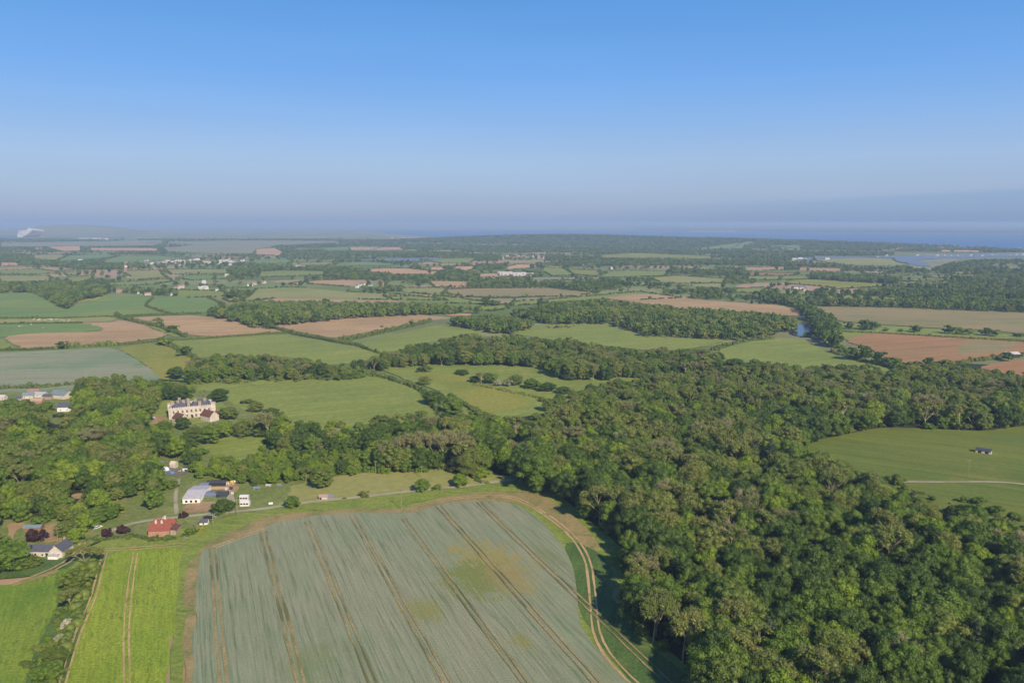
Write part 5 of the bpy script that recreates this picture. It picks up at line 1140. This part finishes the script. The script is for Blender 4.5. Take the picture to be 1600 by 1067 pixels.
# hamlet behind the estate trees at the left edge
for px_, py_, w_, d_, h_, ri, ro, wl, rf_, lb in [(89,624,13,9,3.2,2.2,-18,'cream','tin_teal','large pale blue green barn roof at the left hamlet'),(62,622,7,5,2.6,1.2,0,'cream','glass_roof','white glazed shed in the left hamlet'),(43,624,7,5,2.8,1.6,10,'cream','tin_teal','grey green barn left of the white glazed shed'),
        (52,617,7,4,2.6,1.4,14,'cream','far_roof','pinkish roofed cottage at the back of the left hamlet'),(73,625,6,4,2.6,1.2,-4,'stone_dark','slate','slate roofed shed beside the big pale barn'),(56,631,8,4,2.0,1.4,0,'pink_brick','tin_pink','red brown low roofed outbuilding in the left hamlet'),
        (1,626,5,4,2.4,1.2,0,'cream','tin_light','white roofed shed on the left edge of the photo'),(28,628,4,3,2.4,1.2,4,'cream','slate','timber framed hut among the hamlet trees'),(100,644,8,6,3.4,2.2,8,'far_white','slate','white cottage with slate roof among trees near the left hamlet'),(81,621,3,2,2.0,.8,0,'far_white','tin_light','tiny white hut beside the big pale barn'),(56,648,4,3,2.4,1.6,30,'white','tin_blue','half hidden blue gabled hut in the left trees')]:
    gable('hamlet_house', lb, 'farm building', px_, py_, w_, d_, h_, ri, ro, wl, rf_, wins=((-w_*.25, 1.0, .8, .9), (w_*.25, 1.0, .8, .9)))
gable('field_barn', 'pale roofed open barn in the hedge near the orange ploughed field', 'barn', 1584, 559, 14, 7, 3.2, 1.6, 12, 'dark_timber', 'tin_light')
gable('field_barn', 'pale roofed shed against the dark belt above the upper ploughed field', 'barn', 1456, 480, 12, 6, 3, 1.6, 0, 'white', 'tin_light')
# far houses
FARH = {}
def far_house(px, py, w_, d_, h_, rise, rot, wl, rf_, label, group, z=None):
    key = (wl, rf_); x, y = G(px, py); zz = float(hz(x, y)) if z is None else z
    root = empty('house', (x, y, zz), R(rot)); root.scale = (w_/10, d_/8, (h_+rise)/7.5)
    if key not in FARH:
        build_gable(root, 10, 8, 4.6, 2.9, wl, rf_, wins=((-2.6,1,1.3,1.2),(2.6,1,1.3,1.2),(-2.6,3,1.3,1.0),(2.6,3,1.3,1.0)), doors=((0,1.1,2.1),), chim=((3.6,4,6.6,.9,1.6),))
        FARH[key] = list(root.children)
    else:
        for o in FARH[key]:
            q = o.copy(); S.collection.objects.link(q); q.parent = root
            for c in o.children: cc = c.copy(); S.collection.objects.link(cc); cc.parent = q
    tag(root, label, 'house', group)
rr = random.Random(3)
for k in range(66):
    px_ = rr.uniform(192, 388); yb = 411 + (px_ - 290)*-.022; py_ = rr.uniform(-4.5, 5.0) + yb
    pale = rr.random() < .72
    far_house(px_, py_, rr.uniform(8, 13), rr.uniform(7, 9), rr.uniform(3, 4.5), rr.uniform(2, 3), rr.uniform(-25, 25), 'far_white' if pale else 'cream', ['far_roof', 'tin_light', 'far_slate'][rr.randrange(3)], 'pale village house in the long white village at the left', 'houses of the white village')
for k in range(26):
    px_ = rr.uniform(782, 851); py_ = 403.5 - (px_-782)*.03 + rr.uniform(-2.2, 2.6)
    far_house(px_, py_, rr.uniform(8, 13), 8, 4, 2.6, rr.uniform(-30, 30), 'cream', 'far_roof', 'pinkish roofed house in the small town before the wooded ridge', 'houses of the pink roofed town')
for k in range(16):
    px_ = rr.uniform(610, 668); py_ = 373.5 + rr.uniform(-1.4, 1.6)
    far_house(px_, py_, 26, 16, 7, 4, rr.uniform(-20, 20), 'cream', 'far_roof', 'hazy pale house of the distant town by the sea', 'houses of the distant town')
for px_, py_, w_, d_, wl, rf_, lb in [(188,458,14,8,'pink_brick','far_roof','pinkish farmhouse at the left end of the hamlet row'),(218,460,8,5,'cream','far_slate','small cream house right of the pinkish farmhouse'),(231,462,10,7,'cream','far_roof','gabled cottage left of the dark hamlet trees'),
        (263,460,11,7,'far_white','far_roof','white gabled house right of the hamlet trees'),(270,462,7,6,'far_white','far_slate','small white house beside the white gabled house'),(275,452,9,6,'cream','far_roof','pinkish cottage at the back of the hamlet'),(283,450,12,6,'cream','far_roof','long pinkish cottage at the back of the hamlet'),
        (318,452,12,8,'far_white','tin_light','large white barn in the narrow far field'),(313,453,9,6,'cream','tin_light','cream shed beside the large white barn'),(318,443,7,6,'far_white','tin_light','white shed above the narrow far field'),(339,455,5,4,'far_white','far_slate','tiny white hut near the lone tree group'),
        (391,447,11,8,'far_white','far_roof','tall cream farmhouse at the wood end'),(397,445,9,8,'cream','far_roof','cream farm building beside the tall cream farmhouse'),(408,443,14,8,'cream','far_roof','long tan barn right of the tall cream farmhouse'),(125,408,13,9,'far_white','tin_light','white farm barn alone above the far pale fields'),
        (354,432,10,6,'far_white','tin_light','white shed at the corner of far pale fields'),(466,417,14,9,'far_white','far_roof','white farm amid dark trees left of the lake'),(472,418,12,8,'cream','far_roof','second building of the farm left of the lake'),(565,447,10,7,'far_white','far_slate','white cottage in the hedge below the orange field'),
        (578,449,7,6,'far_white','far_slate','white cottage right of the hedge cottage'),(557,450,6,6,'far_white','far_slate','small white hut left of the hedge cottage'),(611,398,16,10,'far_white','tin_light','white barn beyond the lake'),(614,434,9,7,'far_white','far_slate','white hut in the trees between tan fields'),
        (881,407,17,10,'far_white','far_slate','bright white house alone under the wooded ridge'),(913,416,20,10,'far_white','tin_light','left white building of the farm under the ridge'),(918,416,14,9,'cream','tin_light','cream building inside the farm under the ridge'),(927,415,18,10,'far_white','tin_light','right white building of the farm under the ridge'),
        (937,415,22,9,'cream','tin_light','long cream barn right of the white farm'),(955,421,10,8,'far_white','tin_light','white shed on the yellow far field'),(1245,452,13,9,'cream','far_slate','grey roofed farmhouse in the farm above the plantation'),(1254,452,11,8,'cream','far_slate','second farmhouse in the farm above the plantation'),
        (1265,453,12,8,'cream','far_roof','tan barn of the farm above the plantation'),(1260,455,12,7,'stone','far_roof','low pinkish barn of the farm above the plantation'),(1268,455,7,6,'stone','far_roof','small end shed of the farm above the plantation'),(1547,442,16,9,'pink_brick','red_tile','red roofed house in the far right trees'),
        (1540,442,10,8,'cream','far_roof','pinkish wing beside the red roofed house'),(1561,443,9,7,'far_white','far_slate','pale hut right of the red roofed house'),(1242,406,16,10,'far_white','tin_light','leftmost white building at the inlet head'),(1251,405,18,10,'far_white','tin_light','second white building at the inlet head'),
        (1258,407,12,9,'cream','tin_light','cream building at the inlet head'),(1293,406,14,9,'far_white','tin_light','white hut on the marsh right of the inlet head'),(1540,412,14,9,'far_white','far_roof','pale waterside house among the right bank trees'),(1560,413,12,9,'cream','far_roof','pinkish waterside house among the right bank trees'),(1512,414,10,8,'cream','far_slate','cream house above the marsh trees')]:
    far_house(px_, py_, w_*.95, d_*.9, rr.uniform(3.2, 4.4), 2.2, rr.uniform(-20, 20), wl, rf_, lb, None)
for px_, py_, w_, d_ , lb in [(790,430,34,14,'long grey farm hall left of the pale yard field'),(812,431,30,14,'wide pale farm hall in the middle of the yard field'),(832,432,26,12,'pale farm hall right of the wide one')]:
    far_house(px_, py_, w_, d_, 4.5, 3, 4, 'cream', 'tin_light', lb, None)
for k, (px_, w_) in enumerate([(1084,40),(1100,50),(1114,40),(1130,60),(1144,70)]):
    far_house(px_, 362.0, w_, 30, 6, 3, 0, 'far_white', 'far_white', ['low white fort wall at the left end of the sea spit','low white block on the sea spit, second from left','white block in the middle of the sea spit','taller white block on the sea spit','tallest white building at the right end of the sea spit'][k], None)
for px_, py_ in [(130,374),(148,374),(160,374.5)]:
    far_house(px_, py_, 70, 20, 6, 4, 0, 'far_white', 'tin_light', 'pale holiday park row under the downs', 'pale rows under the downs')

# ------------------------------------------------------------------ vehicles, poles, fences, boats, animals, cliff
def car(px, py, rot, paint, label, van=False):
    c = empty('parked_van' if van else 'parked_car', (*G(px, py), .03), R(rot)); tag(c, label, 'van' if van else 'car')
    L, Wd = (5.0, 1.9) if van else (4.2, 1.7); h1, h2 = (1.0, 2.1) if van else (.85, 1.4)
    f = (-L/2, L/2); rf = (-L*.48, L*.30) if van else (-L*.36, L*.2)
    prof = [(-L/2,.3),(L/2,.3),(L/2,h1*.75),(rf[1]+.7,h1),(rf[1],h2),(rf[0],h2),(rf[0]-(.02 if van else .5),h1),(-L/2,h1*.95)]
    V = [(a, -Wd/2, b) for a, b in prof] + [(a, Wd/2, b) for a, b in prof]; n = 8
    MB().poly(V, [tuple(range(n)), tuple(range(2*n-1, n-1, -1))] + [(i, i+n, (i+1) % n + n, (i+1) % n) for i in range(n)]).build('body', MATS[paint], c)
    for s_ in (-1, 1): MB().box(rf[0]+.2, rf[1]-.1, s_*Wd/2-.02, s_*Wd/2+.02, h1+.05, h2-.12).build('side_window', MATS['pane'], c)
    for wx in (-L*.31, L*.31):
        for s_ in (-1, 1): MB().tube((wx, s_*(Wd/2-.2), .32), (wx, s_*(Wd/2+.03), .32), .32, .32, 10).build('wheel', MATS['dark'], c)
car(238, 655, -20, 'far_white', 'white car on the gravel drive left of the manor')
car(228, 654, 40, 'dark', 'dark car beside the white car at the manor drive')
car(257, 736, -25, 'far_white', 'white van beside the blue cover in the upper yard', True)
car(249, 732, -20, 'tin_teal', 'pale grey van behind the white van in the upper yard', True)
car(266, 741, -10, 'blue_tarp', 'light blue car on the upper yard')
car(325, 812, 10, 'dark', 'black car on the lane right of the red cottage')
car(331, 809, 15, 'tin_teal', 'grey car on the lane beside the black car')
car(152, 826, 60, 'far_white', 'white car under the trees left of the dark purple shrubs')
def pole(px, py, h, label):
    p = empty('utility_pole', (*G(px, py), 0), R(random.uniform(-20, 20))); tag(p, label, 'pole', None)
    MB().tube((0,0,-.5), (0,0,h), .14, .10, 8).build('pole', MATS['bark_pale'], p); MB().box(-.9, .9, -.06, .06, h-.7, h-.55).build('crossarm', MATS['bark_pale'], p)
    for k in (-.75, 0, .75): MB().tube((k,0,h-.55), (k,0,h-.35), .05, .03, 6).build('insulator', MATS['white'], p)
for a in [(627,797,8.5,'wooden pole in the green notch of the wheat edge'),(371,806,7.5,'wooden pole on the lane corner by the caravans'),(587,741,7,'wooden pole against the wood behind the long paddock'),(659,748,6.5,'wooden pole on the long paddock'),(333,824,6,'wooden pole right of the small garden house'),
          (154,800,7,'pale pole among the bushes above the rubble bank'),(91,853,7.5,'tall pole behind the white cottage roof'),(632,601,7,'pole beside the curving pasture hedge'),(710,790,0,None),(1513,741,7.5,'thin pole in the right meadow above the path')]:
    if a[3]: pole(*a)
def fence(pts, label, h=1.1):
    p = [np.array(G(*q)) for q in pts]; o = p[0]; root = empty('post_fence', (o[0], o[1], 0)); tag(root, label, 'fence'); rl = MB(); pm = mesh('post', MB().box(-.07,.07,-.07,.07,-.2,h).V, MB().box(-.07,.07,-.07,.07,-.2,h).F, MATS['bark_pale'])
    for i in range(len(p)-1):
        L = np.linalg.norm(p[i+1]-p[i]); n = max(1, int(L/3))
        for k in range(n): c = p[i]-o + (p[i+1]-p[i])*k/n; link('post', pm, root, (c[0], c[1], 0))
        a = p[i]-o; b = p[i+1]-o
        for z_ in (.45, .95): rl.tube((a[0],a[1],z_), (b[0],b[1],z_), .035, .035, 4)
    rl.build('rail', MATS['bark_pale'], root)
fence([(400,797),(465,784),(580,773),(715,759)], 'post and rail fence between the gravel track and the paddock')
fence([(382,776),(384,800)], 'short fence right of the white caravan')
fence([(1409,753),(1480,753.4),(1560,752.4),(1600,756)], 'thin fence along the path in the right meadow')
def boat():
    b = empty('moored_boat', (0,0,0)); n = 9; V = []; F = []
    for i in range(n):
        t = i/(n-1); x = -4.5 + 9*t; w_ = 1.5*math.sin(math.pi*min(1, .22 + .78*(1-t)))**.6*(1 if t < .99 else .05); V += [(x, -w_, 1.0+.3*t), (x, w_, 1.0+.3*t), (x, 0, -.3 + .5*t**3)]
        if i: a = 3*(i-1); F += [(a, a+3, a+5, a+2), (a+1, a+2, a+5, a+4), (a, a+1, a+4, a+3)]
    F.append((0, 2, 1)); link('hull', mesh('hull', V, F, MATS['far_white']), b)
    MB().box(-2.0, 1.6, -.8, .8, 1.1, 2.1).box(-1.4, .8, -.65, .65, 2.1, 2.5).build('cabin', MATS['far_white'], b)
    MB().tube((.6,0,2.0), (.6,0,10.5), .09, .05, 6).tube((.6,0,2.9), (-3.4,0,2.9), .08, .08, 6).build('mast', MATS['far_white'], b); return b
b0 = boat()
BP = [(1386,400.5),(1434,400.5),(1465,401),(1476,401),(1486,401),(1497,401),(1517,400.5),(1535,401),(1550,400),(1559,398.5),(1579,399.5),(1588,399.5),(1599,399.5),(1593,388),(1372,403)]
for k, (a, c) in enumerate(BP):
    r_ = b0 if k == 0 else b0.copy()
    if k:
        S.collection.objects.link(r_)
        for ch in b0.children: q = ch.copy(); S.collection.objects.link(q); q.parent = r_
    x, y = G(a, c); r_.location = (x, y, 1.6); r_.rotation_euler = (0, 0, rr.uniform(-.5, .5)); s_ = rr.uniform(1.2, 1.9); r_.scale = (s_, s_, s_*.9)
    tag(r_, 'white boat on the open sea beyond the sand spit' if k == 13 else 'white boat moored in the inlet, ' + (ORD + ['fourteenth from left'])[[14, 0, 1, 2, 3, 4, 5, 6, 7, 8, 9, 10, 11, 12, 13][sorted(range(15), key=lambda j: BP[j][0]).index(k)] if False else min(sorted(range(15), key=lambda j: BP[j][0]).index(k), 14)], 'boat', 'boats moored in the inlet')
def beast(kind, mat, s_):
    m = MB().ell((0,0,.95), (.95,.36,.42), 10, 6).ell((1.15,0,1.15), (.34,.17,.2), 8, 5).ell((.85,0,1.1), (.35,.2,.28), 8, 5).ell((1.42,0,1.05), (.16,.1,.12), 6, 4)
    for a in (-.62, .62):
        for b in (-.2, .2): m.tube((a, b, .8), (a+.02, b, .38), .11, .07, 6).tube((a+.02, b, .4), (a, b, 0), .07, .05, 6)
    m.tube((-.92,0,1.15), (-1.08,0,.5), .04, .03, 5).tube((1.05,.15,1.32), (1.0,.3,1.3), .05, .02, 5).tube((1.05,-.15,1.32), (1.0,-.3,1.3), .05, .02, 5)
    return mesh(kind, [tuple(c*s_ for c in v) for v in m.V], m.F, MATS[mat], smooth=True)
cow = beast('cow', 'cow_hide', 1.25); shp = beast('sheep', 'fleece', .85)
for k in range(16):
    x, y = G(rr.gauss(871, 8) if k < 12 else rr.uniform(860, 900), rr.uniform(510.5, 514.5)); o = link('cow', cow, loc=(x, y, .7)); o.rotation_euler = (0, 0, rr.uniform(0, 6.28)); tag(o, 'brown cow of the herd grazing on the pasture below the north wood', 'cow', 'cows on the pasture below the north wood')
for k in range(30):
    x, y = G(rr.uniform(50, 115) if k < 26 else rr.uniform(30, 70), rr.uniform(499.5, 503) if k < 26 else rr.uniform(508, 517)); o = link('sheep', shp, loc=(x, y, .5)); o.rotation_euler = (0, 0, rr.uniform(0, 6.28)); tag(o, 'white sheep of the flock on the thin pasture strips at left', 'sheep', 'sheep on the left pasture strips')
# chalk cliff on the headland
cx, cy = G(40, 370.5); m = MB(); prof = [(-70,0),(-64,42),(-56,60),(-30,56),(-5,62),(18,64),(34,76),(40,76),(60,58),(44,40),(26,26),(0,14),(-24,4),(-44,-2)]
n = len(prof); Vc = [(a, 0 + 6*math.sin(i*2.1), b-2) for i, (a, b) in enumerate(prof)] + [(a*1.0+20, 150, max(b-14, -2)) for a, b in prof]
m.poly(Vc, [tuple(range(n))[::-1], tuple(range(n, 2*n))] + [(i, (i+1) % n, (i+1) % n + n, i+n) for i in range(n)])
tag(m.build('cliff', MATS['chalk'], loc=(cx, cy, 0)), kind='structure')

# ------------------------------------------------------------------ air
hb = MB().box(-170000, 170000, -1000, 125000, -1.5, 128.0); me = mesh('haze', hb.V, hb.F, [])
hm = bpy.data.materials.new('haze'); hm.use_nodes = True; t = hm.node_tree; t.nodes.clear()
v = t.nodes.new('ShaderNodeVolumePrincipled'); v.inputs['Density'].default_value = 1.3e-4; v.inputs['Color'].default_value = (0.56, 0.75, 0.99, 1); v.inputs['Anisotropy'].default_value = 0.0
o = t.nodes.new('ShaderNodeOutputMaterial'); t.links.new(v.outputs[0], o.inputs['Volume']); me.materials.append(hm)
tag(link('haze', me), 'thin bluish haze over the land', None, None, 'stuff')
